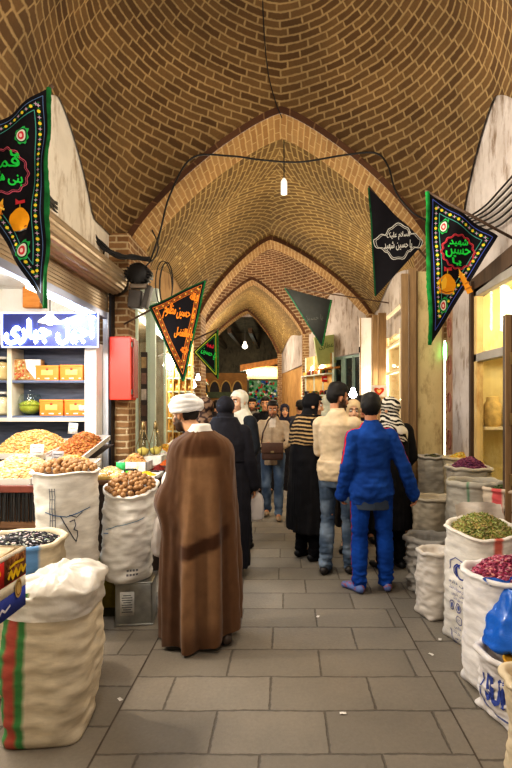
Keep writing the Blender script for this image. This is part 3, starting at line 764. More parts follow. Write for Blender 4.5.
# 11. black chador with the striped shawl
g=Fig('woman in a black chador with a beige and black striped shawl, side on',.25,5.35,-52,1.74,.008,(-34,-8,0),hoff=(0,.04,-.015),J={'wriR':(.14,.22,1.0),'elbR':(.24,.06,1.12),'wriL':(-.12,.24,1.0),'elbL':(-.24,.06,1.12)},skin=C(222,172,138))
g.body(hand=.8)
g.robe('chador',vary(BLK),[(.30,.27,.22,.01),(.6,.26,.21,.01),(.9,.245,.2,.01),(1.15,.23,.18,.0),(1.32,.22,.16,0),(1.42,.16,.13,0)],f=.03,fold=.016)
g.trousers(vary(BLK),flare=.02)
g.scarf('headscarf',vary(BLK),[[(1.34,.17,.15,-.0),(1.43,.145,.14,.0),(1.51,.112,.125,.015)]],None,.007,opw=.13,opy=.05)
kk=g.k
def stripes(p,n):
    z=(p.z/kk+.10*abs(p.x)+.012*nz(p.x*5,p.y*5,p.z*5)-.05*p.y); t=(z*27)%1
    return mixc(C(176,146,104),C(28,24,24),sst(.34,.44,t)*sst(1.0,.92,t))
b=MB(); b.loft([(Vector((0,.01,1.20))*kk,.262*kk,.20*kk),(Vector((0,.01,1.30))*kk,.255*kk,.19*kk),(Vector((0,.0,1.39))*kk,.215*kk,.165*kk),(Vector((0,-.01,1.47))*kk,.135*kk,.13*kk),(Vector((0,-.01,1.505))*kk,.11*kk,.118*kk)],36)
me=remesh(b,.007,3); g.part('striped_shawl',dress(me,lambda p,n:.010*nz(math.atan2(p.x,p.y)*3,p.z*5,1)+.004*nz(p.x*20,p.y*20,p.z*20),stripes),CLOTH)
g.shoes(BLK)
# 12. man in cream shirt
g=Fig('bearded man in a cream polo shirt and blue jeans, seen from behind at an angle',.50,4.88,-22,1.80,.0075,(-44,-10,0),
      J={'shoR':(.158,-.015,1.375),'shoL':(-.158,-.015,1.375),'wriR':(.10,.30,1.04),'elbR':(.215,.06,1.13),'wriL':(-.10,.30,1.02),'elbL':(-.195,.08,1.12),'ankR':(.11,.05,.085),'ankL':(-.10,-.06,.085)},skin=C(206,148,112))
g.body(beard=C(30,24,22),hand=.7); g.hair(C(20,17,16),.012,.02)
kk=g.k
g.top('polo_shirt',lambda p,n:mixc(C(222,200,168),C(206,184,150),.5+.5*nz(p.x*7,p.y*7,p.z*7)),.020,.88,.0,.0055,wid=1.0,collar=True,band=.006)
for S in 'LR':
    b=MB(); b.cap(g.J['sho'+S],.070*kk,g.J['sho'+S]+(g.J['elb'+S]-g.J['sho'+S])*.82,.064*kk)
    g.part('sleeve',dress(remesh(b,.008,3),lambda p,n:.005*nz(p.x*16,p.y*16,p.z*16),lambda p,n:mixc(C(222,200,168),C(206,184,150),.5+.5*nz(p.x*7,p.y*7,p.z*7))),CLOTH)
g.trousers(lambda p,n:mixc(C(72,86,104),C(120,134,150),sst(-.3,.6,nz(p.x*8,p.y*8,p.z*6))),.006,.02,.009); g.shoes(vary(C(36,32,32)))
# 13. the youth in the blue tracksuit
g=Fig('youth in a blue tracksuit with red piping, back to the viewer',.745,4.42,4,1.69,.0068,(-14,-8,0),
      J={'wriR':(.375,.0,.88),'elbR':(.275,-.05,1.13),'shoR':(.160,-.015,1.375),'shoL':(-.160,-.015,1.375),'elbL':(-.225,-.04,1.12),'wriL':(-.25,.05,.88),'ankR':(.135,0,.085),'kneeR':(.125,.02,.5),'ankL':(-.115,-.03,.085),'kneeL':(-.105,.02,.5)},skin=C(196,138,104))
g.body(hand=.6); g.hair(C(14,12,12),.016,.016,.062,-.09)
kk=g.k; BLUE=C(34,78,156); BLUE2=C(23,56,122)
def jack(p,n):
    c=mixc(BLUE,BLUE2,.5+.5*nz(p.x*8,p.y*8,p.z*8)); z=p.z/kk; ax=abs(p.x)/kk
    # red piping from the neck along the shoulder and down the outer sleeve
    S='R' if p.x>0 else 'L'; a,e,w=[v/kk for v in (g.J['sho'+S],g.J['elb'+S],g.J['wri'+S])]
    q=Vector(p)/kk; sg=1 if p.x>0 else -1
    if z>1.385 and .08<ax<.18 and abs(q.y+.02)<.013: c=C(206,40,44)
    if ax>.165:
        if z>e.z: t=(a.z-z)/(a.z-e.z); ctr=a+(e-a)*t
        else: t=1; ctr=e
        if z>e.z+.02 and abs(q.y-ctr.y+.022)<.011 and (q.x-ctr.x)*sg>0: c=C(206,40,44)
    return c
g.top('tracksuit_jacket',jack,.022,.80,1.16,.009,wid=1.02,band=.014,cuff=.010,collar=True)
b=MB(); b.loft([(Vector((0,0,.735))*kk,.176*kk,.132*kk),(Vector((0,0,.85))*kk,.18*kk,.136*kk)]); g.part('undershirt',dress(remesh(b,.008,3),lambda p,n:.006*nz(p.x*12,p.y*12,p.z*6),C(66,76,92)),CLOTH)
def trk(p,n):
    c=mixc(C(28,78,166),C(20,58,130),.5+.5*nz(p.x*8,p.y*8,p.z*5)); S='L' if p.x<0 else 'R'
    sg=1 if p.x>0 else -1
    if n.x*sg>.86 and abs(n.y)<.16: c=C(150,40,60)
    return c
g.trousers(trk,.016,.012,.009,vox=.007)
g.shoes(lambda p,n:mixc(C(96,116,170),C(150,90,110),sst(.1,.3,nz(p.x*40,p.y*40,p.z*40))),'sandal',C(84,96,150),(.09,.03),1.0)
# 14. woman with the zebra scarf
g=Fig('woman in a black coat and black and white patterned headscarf at the right',1.03,5.02,22,1.68,.008,(30,-6,0),J={'wriR':(.2,.2,.92),'wriL':(-.1,.26,1.0),'elbL':(-.24,.06,1.12)})
g.body(hand=.7)
g.robe('coat',vary(BLK),[(.42,.235,.20,.0),(.8,.23,.19,.0),(1.1,.205,.16,0),(1.32,.2,.15,0)],f=.03,fold=.01)
g.trousers(vary(BLK)); g.shoes(BLK)
zeb=lambda p,n:mixc(C(214,208,196),C(22,20,22),sst(-.06,.06,math.sin(150*(p.z+.45*p.x+.05*nz(p.x*9,p.y*9,p.z*9))+5*nz(p.x*5,p.y*5,p.z*5))))
g.scarf('headscarf',zeb,[[(1.30,.155,.155,-.03),(1.40,.18,.15,-.02),(1.47,.13,.13,-.01),(1.53,.10,.11,-.01)]],CLOTH)
# 15-16. the two faces beyond
g=Fig('young woman in a cream headscarf whose face shows beside the bearded man',.755,5.62,165,1.66,.009,(10,-8,0),skin=C(228,180,148)); g.body()
g.robe('coat',vary(C(70,62,60)),[(.3,.23,.19,0),(.8,.22,.18,0),(1.1,.2,.16,0),(1.3,.2,.14,0)]); g.scarf('headscarf',vary(C(200,176,140)),shoulders_cape(1.25,.2,.14),CLOTH); g.shoes(BLK)
g=Fig('dark haired boy facing the tracksuited youth from beyond',.905,6.05,175,1.69,.009,(12,-6,0),skin=C(198,142,106)); g.body(); g.hair(C(16,13,13),.014,.02)
g.top('shirt',vary(C(44,46,58)),.02,.82,1.0); g.trousers(vary(C(40,42,50))); g.shoes(BLK)
# ------------------------------------------------------------------ sacks and their contents
SACKM=vmat('woven_sack',.72,.35,120,.10,.3,0,(1,1,3.5))
FILLM=vmat('dry_goods',.75,.25,200,.18,.3)
PRINTM=vmat('sack_print',.75,0,50,.22,.2)
def sack_shape(x,y,r,h,seed=0,sq=2.6,lean=(0,0),bulge=.06,ears=.14,ry=1.0,wr=.010,yaw=.4,z0=0,top=.97,tilt=0):
    def f(a,t):
        # a angle, t height fraction 0..1
        ca,sa=math.cos(a-yaw),math.sin(a-yaw); se=(abs(ca)**sq+abs(sa)**sq)**(-1/sq)
        R=r*se*(.90+bulge*math.sin(min(1,t*1.1)*PI)+(top-.90)*sst(.55,1,t))
        R*=1+ears*sst(.09,.0,t)*abs(math.cos(2*(a-yaw)-PI/2))**6*1.0
        if t<.06: R*=.93+.07*sst(0,.06,t)
        w=wr*(nz(ca*1.7+seed*3.1,sa*1.7,t*h*20+seed)+.8*nz(ca*3.2+seed,sa*3.2,t*h*38))+.022*nz(ca*1.3+seed,sa*1.3,t*2.1+seed*1.7)
        R+=w*sst(0,.08,t)
        cx,cy=math.cos(a)*R,math.sin(a)*R*ry
        return Vector((x+cx+lean[0]*t*h,y+cy+lean[1]*t*h,z0+max(.004,t*h)+tilt*sst(.45,1,t)*math.sin(a)+ (.012*nz(ca*2+seed,sa*2,9) if t>.9 else 0)))
    return f
def sack_mesh(f,h,colf,rim=.03,depth=.08,nA=72,nZ=46,dome=0.0,rimcol=None,fillc=C(70,50,34),rimw=.014):
    m=MB(); rows=[];cols=[]
    def cc(a,t,p): return colf(a,t,p)
    for j in range(nZ+1):
        t=j/nZ; row=[f(2*PI*i/nA,t) for i in range(nA)]; rows.append(row); cols+= [cc(2*PI*i/nA,t,row[i]) for i in range(nA)]
    topr=rows[-1]; ctr=sum(topr,Vector())/nA
    def off(k,dz):
        o=[]
        for i,p in enumerate(topr):
            d=(p-ctr); d.z=0; d.normalize(); o.append(p+d*(k+.006*nz(d.x*4+ctr.x*7,d.y*4,k*20))+Vector((0,0,dz+.008*nz(d.x*3+ctr.x*5,d.y*3,2))))
        return o
    for k,dz in ((rimw,.004),(rimw*1.1,rim*.55),(rimw*.2,rim),(-.016,rim*.8),(-.024,rim*.1),(-.03,-depth)):
        r=off(k,dz); rows.append(r); cols+=[rimcol(2*PI*i/nA) if rimcol else colf(2*PI*i/nA,1.0,r[i]) for i in range(nA)]
    # closed inside
    c0=sum(rows[-1],Vector())/nA
    for q in (.66,.33,.02):
        r=[c0+(p-c0)*q+Vector((0,0,dome*(1-q*q))) for p in rows[-1 if q==.66 else -1]] if q==.66 else [c0+(p-c0)*q+Vector((0,0,dome*(1-q*q))) for p in base]
        if q==.66: base=rows[-1]; r=[c0+(p-c0)*q+Vector((0,0,dome*(1-q*q))) for p in base]
        rows.append(r); cols+=[fillc]*nA
    m.rings(rows,True,True,True,None,cols); return m
def heap(name,label,cat,c,rx,ry,h,n,size,colf,elong=1.0,flat=.7,seed=1,base=None,tilt=(0,0),power=1.6,spill=.96,lay=.5):
    rnd=random.Random(seed); m=MB(); c=Vector(c)
    def H(u,v): 
        q=min(1,math.hypot(u,v)); return h*(1-q**power)+tilt[0]*u+tilt[1]*v+.10*h*nz(u*3+seed,v*3,seed)
    N=28
    vs=[];cs=[];fs=[]
    for j in range(11):
        q=j/10
        for i in range(N):
            a=2*PI*i/N; u,v=q*math.cos(a),q*math.sin(a); vs.append(c+Vector((u*rx,v*ry,H(u,v)-size*.15))); cs.append(base or colf(rnd))
    for j in range(10):
        for i in range(N): fs.append((j*N+i,(j+1)*N+i,(j+1)*N+(i+1)%N,j*N+(i+1)%N))
    m.add(vs,fs,None,None,cs)
    for _ in range(n):
        q=math.sqrt(rnd.random())*spill; a=rnd.random()*2*PI; u,v=q*math.cos(a),q*math.sin(a)
        s=size*rnd.uniform(.75,1.2); R=Euler((rnd.uniform(-lay,lay),rnd.uniform(-lay,lay),rnd.random()*6.3)).to_matrix()
        m.ell(c+Vector((u*rx,v*ry,H(u,v)+size*rnd.uniform(-.1,.35))),(s*elong,s,s*flat),R,6,4,colf(rnd))
    o=m.build(name,FILLM,None,True,at=tuple(c)); return tag(o,label,cat,None,'stuff')
def pick(*cs): return lambda r:(lambda c:tuple(x*r.uniform(.8,1.15) for x in c[:3])+(1,))(r.choice(cs))
def stripes_col(base,bands,dirt=.25):
    # bands: (angle centre, half width, colour, t0, t1)
    def f(a,t,p):
        c=mixc(base,tuple(x*(1-dirt) for x in base[:3])+(1,),.5+.6*nz(p.x*6,p.y*6,p.z*9))
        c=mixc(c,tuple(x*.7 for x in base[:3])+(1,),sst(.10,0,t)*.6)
        for b in bands:
            d=abs((a-b[0]+PI)%(2*PI)-PI)
            if d<b[1] and b[3]<=t<=b[4]: c=b[2]
        return c
    return f
CREAM=C(220,208,186); WHITE=C(232,230,228); GREYW=C(196,188,176); OFFW=C(222,216,206)
def sack(label,x,y,r,h,colf,group=None,part=False,kind='sack',**k):
    mk={q:k.pop(q) for q in ('rim','depth','dome','rimcol','fillc','rimw') if q in k}
    f=sack_shape(x,y,r,h,**k); m=sack_mesh(f,h,colf,**mk)
    at=(x,y,k.get('z0',0))
    if part:
        t=thing(kind,label,'sack',at,0,group); m.build('bag',SACKM,t,True); return t,f
    o=m.build(kind,SACKM,None,True,at=at); return tag(o,label,'sack',group),f
def on_sack(f,h,a0,z0,r,off=.004):
    # writing plane wrapped on the sack; a to the right as seen from outside
    def g(a,b):
        A=a0+a/r; t=(z0+b)/h; p=f(A,t); q=f(A+.03,t)-f(A-.03,t); n=Vector((q.y,-q.x,0)).normalized(); return p+n*off
    return g
def ring_print(mb,mapf,rad,w=.004,n=40,a0=0,a1=2*PI,cx=0,cy=0,ky=1,col=None):
    vs=[];fs=[]
    for i in range(n+1):
        a=a0+(a1-a0)*i/n
        for q in (rad-w/2,rad+w/2): vs.append(mapf(cx+math.cos(a)*q,cy+math.sin(a)*q*ky))
    fs=[(2*i,2*i+1,2*i+3,2*i+2) for i in range(n)]; mb.add(vs,fs,col)
def line_print(mb,mapf,pts,w=.005,col=None):
    # ribbon through 2-D points
    pts=[Vector((p[0],p[1],0)) for p in pts]; vs=[]
    fine=[]
    for a,b in zip(pts,pts[1:]):
        for i in range(4): fine.append(a+(b-a)*i/4)
    fine.append(pts[-1]); pts=fine
    for i,p in enumerate(pts):
        d=(pts[min(i+1,len(pts)-1)]-pts[max(0,i-1)]); d=d.normalized() if d.length>1e-9 else Vector((1,0,0)); q=Vector((-d.y,d.x,0))*w/2
        vs+=[mapf(*(p-q)[:2]),mapf(*(p+q)[:2])]
    mb.add(vs,[(2*i,2*i+1,2*i+3,2*i+2) for i in range(len(pts)-1)],col)
def blot(mb,mapf,pts,col=None):
    mb.add([mapf(*p) for p in pts],[tuple(range(len(pts)))],col)
# --- left, the big closed sack in front
def bigcol(a,t,p):
    c=stripes_col(C(222,209,184),[],.16)(a,t,p)
    d=(a-math.radians(-122)+PI)%(2*PI)-PI
    if abs(d)<.36:
        if abs(d)<.13: c=C(176,84,70)
        elif abs(d)<.34 : c=C(70,138,78)
    elif .40<abs(d)<.43: c=C(150,160,120)
    c=mixc(c,(1,1,1,1),sst(.90,.93,t+.02*nz(p.x*9,p.y*9,0))*.0)
    return c
T,f=sack('large closed beige sack with green and red stripe and plastic over its mouth',-1.165,2.56,.216,.72,bigcol,part=True,seed=2,sq=3.2,ears=.10,yaw=.1,wr=.011,bulge=.07,lean=(.03,.0),top=.95,fillc=C(220,200,160),rim=.004,rimw=.0)
m=MB(); rs=[];n=120
for j in range(40):
    t=j/39; ring=[]
    for i in range(n):
        a=2*PI*i/n; ca,sa=math.cos(a),math.sin(a); bump=max(0,math.cos(a-.1))**3
        p=f(a,.84+.16*min(1,t*2)); c=Vector((-1.145,2.56,p.z)); d=p-c; d.z=0
        if t<.5: k=1.05+.01*t; zz=.72*.84+.72*.17*(t/.5)
        else:
            s_=(t-.5)/.5; k=1.045-.75*s_**1.7; zz=.727+.055*math.sin(s_*PI*.62)
        e=sst(.25,.55,t)
        w=1+(.05*nz(ca*2.5,sa*2.5,t*3))*e-.03*abs(nz(ca*6,sa*6,t*4+3))*(.3+e)-.018*abs(nz(ca*14+t*4,sa*14,t*9))*(.2+e)+.16*bump*sst(.35,.5,t)*sst(.75,.55,t)
        zz+=e*(.03*nz(ca*3+2,sa*3,t*4)+.014*abs(nz(ca*7,sa*7,t*6))-.006)+.018*bump*e-.03*max(0,-ca)*e
        ring.append(Vector((c.x+d.x*k*w,c.y+d.y*k*w,zz)))
    rs.append(ring)
m.rings(rs,True,False,True); m.build('plastic_liner',film('sack_liner',(.80,.77,.72,1)),T,True)
# --- sunflower seed sack behind it
seedc=stripes_col(C(214,200,172),[(math.radians(-56),.22,C(96,140,186),0,1.2),(math.radians(-135),.2,C(90,130,180),0,1.2)],.2)
sack('short cream sack with a blue stripe, open and full of black sunflower seeds',-1.53,2.98,.235,.80,seedc,seed=5,sq=2.4,yaw=.2,rim=.028,depth=.04,dome=.02,rimw=.016)
heap('sunflower_seeds','black and white striped sunflower seeds heaped in the blue striped sack','seeds',(-1.53,2.98,.80),.205,.205,.05,900,.0085,pick(C(32,30,34),C(40,38,42),C(24,24,28),C(190,186,180),C(60,58,62)),1.9,.6,3,C(30,28,32))
# --- the two walnut sacks
def walnut_mesh():
    m=MB(); m.ell((0,0,0),(.021,.018,.018),None,14,10)
    for i,v in enumerate(m.v):
        rdg=.0016*math.exp(-(v.y/.003)**2); w=1+.10*nz(v.x*120,v.y*120,v.z*120); m.v[i]=v*w+v.normalized()*rdg
        q=.5+.9*nz(v.x*150,v.y*150,v.z*150); m.c[i]=mixc(C(198,156,108),C(138,98,62),q)
    return m.mesh('walnut')
WM=walnut_mesh(); WMAT=vmat('walnut_shell',.6,.3,300,.15,.3); WM.materials.append(WMAT)
def walnuts(label,group,cx,cy,cz,r,h,layers,seed,tilt=0):
    rnd=random.Random(seed); n=0; pts=[]
    tries=0
    while tries<6000 and n<layers:
        tries+=1; q=math.sqrt(rnd.random()); a=rnd.random()*2*PI; u,v=q*math.cos(a),q*math.sin(a)
        z=cz+h*(1-q**1.8)+tilt*(-v)*r
        p=Vector((cx+u*r,cy+v*r,z))
        if any((p-o).length<.0335 for o in pts): continue
        pts.append(p); o=bpy.data.objects.new('walnut',WM); COL.objects.link(o); o.location=p
        o.rotation_euler=(rnd.random()*6,rnd.random()*6,rnd.random()*6); s=rnd.uniform(.95,1.12); o.scale=(s,s,s)
        tag(o,label,'walnut',group); n+=1
blk=stripes_col(C(238,234,226),[],.11)
T,f=sack('tall white sack with pen marks, full of walnuts, beside the nut counter',-1.545,3.62,.212,1.13,blk,part=True,seed=8,sq=2.3,yaw=.5,rim=.015,depth=.03,dome=.055,fillc=C(110,76,46),top=.99,bulge=.05)
m=MB(); g=on_sack(f,1.13,math.radians(-62),.83,.22)
NAVY=C(40,52,82)
line_print(m,g,[(-.16,.055),(-.10,.035),(-.02,.02),(.06,.035),(.16,.065)],.006,C(60,110,160))
line_print(m,g,[(-.06,.03),(-.01,-.06),(.03,-.13),(.05,-.155)],.006,NAVY)
line_print(m,g,[(.0,-.015),(.035,-.005),(.045,-.04),(.03,-.07),(.06,-.085),(.065,-.12),(.05,-.155)],.006,NAVY)
line_print(m,g,[(.0,.03),(.05,.01),(.10,.04)],.005,NAVY)
for dx in (-.125,-.108,-.09): line_print(m,g,[(dx,.22),(dx,.1),(dx,-.05),(dx,-.2)],.005,C(96,104,120))
for zz in (.2,.14,.08,0,-.08,-.15): line_print(m,g,[(-.128,zz),(-.088,zz)],.004,C(110,116,130))
m.build('pen_marks',PRINTM,T,False)
walnuts('round tan walnut heaped on the tall pen marked sack','walnuts on the tall marked sack',-1.545,3.62,1.155,.195,.06,110,11)
# tin can and the leaning sack on it
tt=thing('metal_tin','square dented metal tin with a paper label, under the leaning walnut sack','tin',(-1.11,3.83,0),.12)
TIN=plain('tin_plate',C(168,170,168),.32,.85,.2,14,.3,9)
m=MB(); m.box((0,0,.155),(.27,.25,.30),None,.012); 
for i,v in enumerate(m.v): m.v[i]=v+Vector((nz(v.x*9,v.z*9,1),nz(v.y*9,v.z*9,4),0))*.008
link('can_body',m.mesh('c'),TIN,tt)
for zz in (.309,.008): m=MB(); m.box((0,0,zz),(.276,.256,.014),None,.004); link('rolled_seam',m.mesh('s'),TIN,tt)
m=MB(); m.box((-.045,-.1305,.165),(.10,.003,.17),None,0,C(222,222,218))
for i in range(8): m.box((-.045,-.1325,.225-i*.017),(.075 if i%3 else .055,.0015,.005),None,0,C(80,84,92))
link('paper_label',m.mesh('l'),PRINTM,tt)
T,f=sack('shorter white sack of walnuts standing on the metal tin',-1.175,3.82,.19,.66,stripes_col(C(242,239,233),[],.10),part=True,seed=13,sq=2.2,yaw=.9,rim=.025,depth=.05,tilt=.05,wr=.012,z0=.318,lean=(.04,.0),ears=.05,dome=.06,fillc=C(110,76,46),bulge=.09,top=.98)
m=MB(); g=on_sack(f,.66,math.radians(-100),.44,.19); line_print(m,g,[(-.12,-.05),(-.06,-.03),(.0,-.0),(.10,.03),(.19,.05)],.005,C(90,150,190)); line_print(m,g,[(-.13,-.08),(-.07,-.07)],.006,C(60,110,160)); m.build('pen_line',PRINTM,T,False); m=MB()
g=on_sack(f,.66,math.radians(-58),.10,.19)
for i in range(2): 
    for k in range(4): line_print(m,g,[(-.06+k*.022,-i*.03),(-.045+k*.022,-i*.03)],.014,C(130,130,136))
m.build('printed_mark',PRINTM,T,False)
walnuts('round tan walnut heaped on the shorter sack that stands on the tin','walnuts on the shorter sack',-1.145,3.80,1.0,.168,.085,110,12,-.26)
# dark box under and behind
m=MB(); m.box((0,0,.2),(.34,.3,.4),None,.01,C(72,68,40)); m.box((-.02,-.152,.2),(.2,.004,.26),None,0,C(168,150,60)); 
o=link('carton_box',m.mesh('b'),PRINTM); o.location=(-1.36,4.02,0); o.rotation_euler.z=.1; tag(o,'dark olive carton box with a yellow panel, low behind the tin','box')
# carton on a sack at the left edge
sack('low beige sack under the red and blue carton at the left edge',-1.30,1.76,.20,.82,stripes_col(C(190,172,140),[(math.radians(-10),.2,C(170,90,70),.6,1)],.25),seed=21,sq=3,fillc=C(180,160,120),dome=.0,depth=.01,rim=.008)
cb=thing('carton_box','open carton box printed red, cream and blue with nuts pictured, on the left edge','box',(-1.16,1.72,.833),.0)
W,D,Hh=.32,.50,.226
m=MB()
for (a,b) in (((-W/2,-D/2,0),(W/2,-D/2+.006,Hh)),((-W/2,D/2-.006,0),(W/2,D/2,Hh)),((-W/2,-D/2,0),(-W/2+.006,D/2,Hh)),((W/2-.006,-D/2,0),(W/2,D/2,Hh)),((-W/2,-D/2,0),(W/2,D/2,.006))): m.box2(a,b,0,C(222,200,166))
link('box_shell',m.mesh('b'),PRINTM,cb)
m=MB(); m.box((-.02,.03,Hh*.93),(W*.9,D*.85,.008),(.05,.02,0),0,C(226,206,172)); link('top_flap',m.mesh('b'),PRINTM,cb)
m=MB()
def side_panel(y0,y1,z0,z1,col,o=.002): m.box2((W/2,y0,z0),(W/2+o,y1,z1),0,col)
side_panel(-D/2,D/2,0,.078,C(48,64,150)); side_panel(-D/2,D/2,.078,.118,C(232,222,200)); side_panel(-D/2,D/2,.118,Hh,C(206,40,34)); side_panel(-D/2,D/2,Hh-.014,Hh,C(238,226,206),.003)
side_panel(.10,D/2,.122,Hh-.014,C(112,70,44),.003)
rr=random.Random(4)
for i in range(46): m.ell((W/2+.004,rr.uniform(.115,D/2-.014),rr.uniform(.15,Hh-.024)),(.003,.015,.010),(rr.random()*3,0,0),8,5,rr.choice([C(150,96,56),C(120,72,40),C(176,124,76)]))
q=lambda a,b:Vector((W/2+.008,.165+a,.14+b)); line_print(m,q,[(-.05,.0),(-.03,.025),(-.018,-.006),(.004,.025),(.016,-.006),(.04,.026),(.055,.0),(.075,.02)],.014,C(246,206,40)); line_print(m,q,[(-.04,.038),(.0,.046),(.06,.042)],.010,C(246,206,40))
q=lambda a,b:Vector((W/2+.006,.02+a,.165+b)); line_print(m,q,[(-.10,-.02),(-.08,.025),(-.05,-.012),(-.02,.02),(.02,.005),(.05,.012)],.016,C(246,206,40))
q=lambda a,b:Vector((W/2+.006,.19+a,.085+b)); blot(m,q,[(math.cos(2*PI*i/18)*.024,math.sin(2*PI*i/18)*.036) for i in range(18)],C(206,176,110)); ring_print(m,lambda a,b:q(a,b)+Vector((.001,0,0)),.017,.004,20,ky=1.5,col=C(150,110,60))
q=lambda a,b:Vector((W/2+.005,.08+a,.036+b)); line_print(m,q,[(-.09,-.005),(-.07,.012),(-.055,-.01),(-.04,.012),(-.02,-.008),(0,.008),(.02,-.006),(.055,.006)],.009,C(232,230,240))
link('printed_faces',m.mesh('p'),PRINTM,cb)
# ------------------------------------------------------------------ the first stall on the left
ALU=plain('white_aluminium',C(206,212,222),.35,.3,.08,5,0); DKW=wood('blue_grey_board',C(66,76,98),C(110,120,144),3,(1,1,9),.5)
SHW=plain('cream_shelf_edge',C(226,214,190),.5,0,.08,5,.05)
sh=thing('shelf_unit','wall shelf unit with blue grey back boards and cream uprights in the left stall','shelf',(-2.72,5.7,0),0)
z=lambda py,Y=5.7:EYE+(VY-py)*Y/F; xx=lambda px,Y=5.7:(px-VX)*Y/F
m=MB(); m.box2((-4.5,5.96,.9),(-2.10,5.99,2.3)); m.build('back_board',DKW,sh)
for py in (346.5,381.5,417): m=MB(); m.box2((-4.5,5.70,z(py)-.014),(-2.20,5.96,z(py)+.014),.003); m.build('shelf_board',DKW,sh)
for a,b in ((-60,-54),(7.5,12)): m=MB(); m.box2((xx(a),5.69,z(421)),(xx(b),5.96,z(345)),.003); m.build('upright',SHW,sh)
m=MB(); m.box2((xx(86),5.66,z(470)),(xx(97.5),5.95,z(343)),.004)
for i in range(5): m.box2((xx(88),5.655,z(352+i*14)),(xx(88.7),5.66,z(353+i*14)),0)
m.build('end_panel',PLW,sh)
m=MB(); m.box2((-4.5,5.66,z(421.5)),(-2.22,5.70,z(417.8)),.003); m.build('front_rail',SHW,sh)
m=MB(); m.box2((xx(98),5.85,0),(xx(103.5),6.01,2.66),.004); m.build('post',ALU,thing('frame_post','tall blue white metal post between the stall and the brick pier','post',(xx(100),5.9,0)))
m=MB(); m.box2((xx(103.4),5.88,0),(xx(105.4),6.01,2.9),.002); m.build('post',plain('black_steel',C(34,36,44),.4,.4),thing('steel_post','thin black steel post beside the brick pier','post',(xx(104.4),5.9,0)))
# goods on the shelves
GOLDBOX=vmat('orange_card',.5,.05,40,.06,.4)
def gift_box(label,px0,px1,py0,py1,grp='orange gift boxes on the shelves'):
    t=thing('gift_box',label,'box',((xx(px0)+xx(px1))/2,5.80,z(py1)),0,grp); w=xx(px1)-xx(px0); h=z(py0)-z(py1)
    m=MB(); m.box((0,0,h*.44),(w*.97,.14,h*.88),None,.004,C(236,134,52)); link('box_body',m.mesh('b'),GOLDBOX,t)
    m=MB(); m.box((0,0,h*.93),(w,.146,h*.13),None,.004,C(242,148,62)); link('lid',m.mesh('l'),GOLDBOX,t)
    m=MB(); m.box((0,-.0715,h*.52),(w*.5,.003,h*.34),None,.001,C(246,190,110)); m.box((0,-.0715,h*.13),(w*.2,.003,h*.08),None,0,C(250,240,224))
    for s in (-1,1): m.box((s*w*.36,-.0715,h*.13),(w*.10,.003,h*.07),None,0,C(250,240,224))
    m.ell((0,-.073,h*.72),(w*.06,.003,h*.08),None,8,6,C(170,70,40)); link('printed_panel',m.mesh('p'),GOLDBOX,t)
SB=z(381.5)+.014; LB=z(417)+.014
gift_box('orange gift box on the upper shelf, left of the pair',34,57.5,365,380.3); gift_box('orange gift box on the upper shelf, right of the pair',58.5,82,364.5,380.3)
gift_box('orange gift box on the lower shelf, next to the glass bowl',38,62,399.5,415.8); gift_box('orange gift box on the lower shelf with a white price tag',63,86,399.5,415.8)
m=MB(); m.box((0,0,0),(.075,.003,.055),None,0,C(240,240,238)); 
for i in range(3): m.box((0,-.002,.015-.015*i),(.05,.001,.004),None,0,C(120,120,126))
o=link('price_tag',m.mesh('t'),PRINTM); o.location=(xx(81.5),5.722,LB+.085); tag(o,'small white price tag propped on the right lower orange box','tag')
GL=glass()
bw=thing('glass_bowl','round glass bowl of green pistachios on the lower shelf','bowl',(xx(25),5.82,LB)); R=.135
m=MB(); m.lathe([(.05,.0),(.07,.004),(.105,.05),(.128,.10),(.132,.15),(.118,.20),(.10,.232),(.104,.238),(.098,.236),(.112,.20),(.126,.15),(.122,.10),(.10,.055),(.06,.012)],(0,0,0),28); link('bowl_glass',m.mesh('g'),GL,bw)
m=MB(); m.lathe([(.112,.200),(.075,.232),(.03,.246),(.012,.262),(.02,.276),(.002,.286)],(0,0,.02),24); link('lid',m.mesh('g'),GL,bw)
heap('pistachio_kernels','green pistachio kernels filling the glass bowl on the lower shelf','nuts',(xx(25),5.82,LB+.12),.115,.115,.05,260,.011,pick(C(176,178,60),C(150,160,50),C(196,190,80)),1.4,.8,6,C(160,160,56))
m=MB(); m.ell((xx(25),5.82,LB+.09),(.113,.113,.075),None,20,12,C(168,170,58)); o=m.build('pistachio_kernels',FILLM,None,True,at=(xx(25),5.82,LB+.02)); tag(o,'lower layer of green pistachios seen through the glass bowl','nuts',None,'stuff')
def jar(label,px,zb,w,h,col,seed):
    t=thing('storage_jar',label,'jar',(xx(px),5.83,zb)); m=MB(); m.lathe([(w*.8,0),(w,.02),(w*1.05,h*.4),(w*.95,h*.75),(w*.7,h*.9),(w*.68,h*.9)],(0,0,0),22); link('jar_glass',m.mesh('g'),GL,t)
    m=MB(); m.lathe([(w*.77,.006),(w*.97,.03),(w*1.0,h*.4),(w*.9,h*.72),(.01,h*.8)],(0,0,0),22,col); link('contents',m.mesh('c'),FILLM,t)
    m=MB(); m.lathe([(w*.74,h*.9),(w*.76,h*.92),(w*.74,h),(.01,h*1.01)],(0,0,0),20,C(210,206,198)); link('lid',m.mesh('l'),PRINTM,t)
jar('glass jar of pale nuts on the upper shelf at the left edge',-4,SB,.105,.27,C(226,196,140),1); jar('glass jar of cream seeds on the lower shelf at the left edge',-4,LB,.105,.27,C(232,214,176),2)
nb=thing('nut_packet','clear packet of mixed nuts with a white corner on the upper shelf','packet',(xx(25),5.80,SB))
m=MB(); m.box((0,0,.12),(.31,.10,.24),None,.02,C(196,150,96)); rr=random.Random(8)
